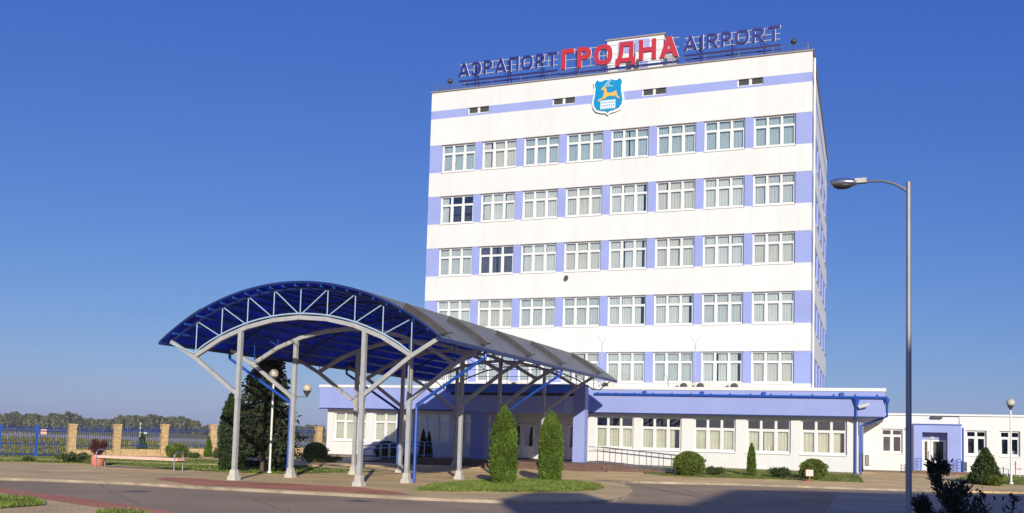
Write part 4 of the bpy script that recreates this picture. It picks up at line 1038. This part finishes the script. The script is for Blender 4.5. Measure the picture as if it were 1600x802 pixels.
# small sign in the lawn
b = G(1265, 753); sg = thing('lawn_sign', tuple(b), 'small white board with red marks on a red stake in front of the round bush', 'sign')
MB().box(b.x-.02, b.x+.02, b.y, b.y+.04, b.z-.05, b.z+.35).build('stake', M['signred'], sg)
MB().box(b.x-.17, b.x+.17, b.y-.03, b.y-.005, b.z+.27, b.z+.58).build('board', M['pink'], sg)
bo = MB(); bo.box(b.x-.14, b.x+.14, b.y-.036, b.y-.031, b.z+.30, b.z+.55); bo.build('board_face', M['halo'], sg)
m_ = MB()
for k in range(3): m_.box(b.x-.1, b.x+.1, b.y-.04, b.y-.0365, b.z+.36+k*.06, b.z+.375+k*.06)
m_.build('lettering', M['signred'], sg)
MB().box(b.x-.2, b.x+.12, b.y-.1, b.y+.1, b.z, b.z+.04).build('foot', M['signred'], sg)

# far mast and vehicle in the field
d = ray(219, 676); Yv = 150; t = Yv/d.y; X = d.x*t
ms = thing('striped_mast', (X, Yv, .2), 'thin pale banded mast standing out on the airfield beyond the fence', 'mast')
for k in range(7): MB().tube([(X, Yv, .3+k*.42), (X, Yv, .3+(k+1)*.42)], .10, 8).build('mast_band', M['trim_white'] if k % 2 == 0 else M['galv'], ms)
d = ray(227, 675); X = d.x*(240/d.y)
vh = thing('airfield_sign', (X, 240, .2), 'tiny white sign board standing far out on the airfield right of the striped mast', 'sign')
MB().box(X-.7, X+.7, 239.9, 240.1, .7, 1.25).build('board', M['trim_white'], vh)
MB().box(X-.6, X-.5, 239.92, 240.08, .0, .7).build('leg', M['metal_dk'], vh); MB().box(X+.5, X+.6, 239.92, 240.08, .0, .7).build('leg', M['metal_dk'], vh)

# rough grass of the airfield
rnd = random.Random(77); mb = MB(); M['field_blade'] = mat('field_grass_blade', (.20, .20, .07), .9, island=.4, var=.35, scale=.08, trans=.25, spec=.05)
for _ in range(60000):
    y = 47 + 130*rnd.random()**1.7; x = -34 - rnd.random()*(y*1.25)
    if 104.5 < y < 170.5 or (y < 58 and x > -.60*(60-y)*0-44.5+.612*(y-43.9)): continue
    z = gz(y)-.17; a = rnd.uniform(0, math.pi); s0 = rnd.uniform(.10, .26)*(.6+y/120); c_ = math.cos(a)*s0*.5; q_ = math.sin(a)*s0*.5
    mb.add([(x-c_, y-q_, z), (x+c_, y+q_, z), (x+rnd.gauss(0, .05), y+rnd.gauss(0, .05), z+s0)], [(0,1,2)])
o = mb.build('field_grass', M['field_blade'], fix=False); tag(o, 'rough grass of the airfield beyond the blue fence', 'grass', kind='stuff')

# far-off wood
rnd = random.Random(44); mb = MB()
def ftree(X, Y, h, r, n=230):
    kind = rnd.random()
    for _ in range(n):
        t = rnd.random()**.8; k = r*(math.sqrt(max(0, 1-(t*1.05-.45)**2*2.4)) if kind > .35 else (1-t)**.7); a = rnd.uniform(0, 2*math.pi); q = math.sqrt(rnd.random())
        p = Vector((X+k*q*math.cos(a), Y+k*q*math.sin(a), .2+h*(.1+.9*t))); s = rnd.uniform(.5, 1.3)
        d1 = Vector((rnd.gauss(0,1), rnd.gauss(0,1), rnd.gauss(0,1))).normalized()*s; d2 = d1.cross(Vector((rnd.gauss(0,1), rnd.gauss(0,1), rnd.gauss(0,1)))).normalized()*s
        mb.add([p-d1, p+d2, p+d1, p-d2], [(0,1,2,3)])
px = -60
while px < 505:
    if px < 150: top = 648.5 + 2.5*math.sin(px*.21) + max(0, px-105)*.22 + rnd.uniform(-3, 3)
    elif px < 182: top = 659 + rnd.uniform(-2.5, 2)
    elif px < 312: top = 651.5 + 1.5*math.sin(px*.15) + max(0, px-262)*.17 + rnd.uniform(-2, 2.5)
    else: top = 667 + rnd.uniform(-1.5, 1.5)
    for dY in ((0, 16) if px < 312 else (0,)):
        Y = 520 + dY + rnd.uniform(-6, 6); p = PY(px, top, Y); ftree(p.x, Y, max(3, p.z), rnd.uniform(2.0, 4.2))
    px += rnd.uniform(3.5, 6)
o = mb.build('distant_wood', M['wood_leaf'], fix=False); tag(o, 'far-off mixed wood in autumn colour along the horizon beyond the airfield', 'wood', kind='stuff')

# foreground shrubs in the shade
def ragged(px, Y, ztop, r, label, seed, name, spiky=False):
    X = PY(px, 760, Y).x; b = Vector((X, Y, RD)); root = thing(name, tuple(b), label, 'bush'); rnd = random.Random(seed); pts = []; tw = MB()
    H = ztop-RD
    if not spiky:
        spine = [b, b+Vector((-.03, 0, H*.35)), b+Vector((.05, 0, H*.65)), b+Vector((-.1, 0, H*.85)), b+Vector((-.16, 0, H))]
        tw.tube(spine, .03, 6, .008)
        for k in range(34):
            t = rnd.uniform(.05, .97); i = min(3, int(t*4)); s = spine[i].lerp(spine[i+1], t*4-i); a = rnd.uniform(0, 2*math.pi); L = r*(1-t)**.8*rnd.uniform(.45, 1.2)+.05
            e = s+Vector((L*math.cos(a), L*math.sin(a), L*1.1)); tw.tube([s, (s+e)/2+Vector((0,0,-.04)), e], .009, 4, .003)
            for j in range(75):
                u = rnd.uniform(.15, 1.05); p = s.lerp(e, u)+Vector((rnd.gauss(0,.02), rnd.gauss(0,.02), rnd.gauss(0,.025))); pts.append((p, (e-s).normalized()*1.0+Vector((0,0,.5))))
    else:
        for k in range(28):
            a = rnd.uniform(0, 2*math.pi); L = r*rnd.uniform(.3, 1.0); e = b+Vector((L*math.cos(a), L*.7*math.sin(a), H*rnd.uniform(.35, 1.0)*(1.1-.3*L/r)))
            tw.tube([b, b.lerp(e, .5)+Vector((0,0,.12)), e], .012, 4, .004)
            for j in range(110):
                u = rnd.uniform(.3, 1.05); pts.append((b.lerp(e, u)+Vector((rnd.gauss(0,.04), rnd.gauss(0,.04), .1*u*(1-u)*4+rnd.gauss(0,.03))), (e-b).normalized()*1.2))
        for aa, bb_ in (((-.1, 0, H*.6), (-.5, 0, H*.92)), ((.1, 0, H*.7), (.75, .1, H*1.22))): tw.tube([b+Vector(aa), b+Vector(bb_)], .02, 5, .006)
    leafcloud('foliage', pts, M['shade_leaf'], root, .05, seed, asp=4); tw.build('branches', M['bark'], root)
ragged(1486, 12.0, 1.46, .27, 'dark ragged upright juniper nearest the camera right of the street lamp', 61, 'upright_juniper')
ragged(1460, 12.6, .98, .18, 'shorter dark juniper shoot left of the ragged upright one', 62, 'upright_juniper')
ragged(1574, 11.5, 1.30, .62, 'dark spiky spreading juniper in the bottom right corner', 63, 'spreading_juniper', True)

# ------------------------------------------------------------------ the building behind the camera, whose shade lies on the road
CY0 = -12.0
def cast(X, Y, z=RD):
    k = (Y - CY0)/math.cos(rad(SUN_AZ)); return (X - math.sin(rad(SUN_AZ))*(k), z + k*math.tan(rad(SUN_EL)))
sh = [G(x, y, RD) for x, y in [(776, 784), (832, 772), (908, 773), (928, 784), (1073, 790), (1140, 765.5), (1240, 767), (1600, 772)]]
prof = [cast(p.x, p.y, p.z) for p in sh]
poly = [(prof[0][0], -1)] + [prof[0]] + prof[1:] + [(prof[-1][0]+30, prof[-1][1]+1.0), (prof[-1][0]+30, -1)]
hb = thing('neighbouring_building', (20, -18, 0), 'grey stepped building behind the viewpoint whose shade falls across the road', 'building')
n_ = len(poly); dxs = 14*math.tan(rad(-SUN_AZ))
MB().add([(x, CY0, z) for x, z in poly] + [(x+dxs, CY0-14, z) for x, z in poly], [tuple(range(n_)), tuple(range(2*n_-1, n_-1, -1))] + [(i, i+n_, (i+1) % n_ + n_, (i+1) % n_) for i in range(n_)]).build('wall', M['stone'], hb)

# ------------------------------------------------------------------ air
mh = bpy.data.materials.new('thin_haze'); mh.use_nodes = True; N = mh.node_tree.nodes; N.remove(N['Principled BSDF'])
pv = N.new('ShaderNodeVolumePrincipled'); pv.inputs['Color'].default_value = (.80, .86, .95, 1); pv.inputs['Density'].default_value = .0002
mh.node_tree.links.new(pv.outputs[0], N['Material Output'].inputs['Volume'])
hz_ = MB().box(-1000, 1000, -220, 1000, -1.5, 40).build('haze', mh); tag(hz_, 'thin pale autumn haze over the airfield', 'haze', kind='stuff')
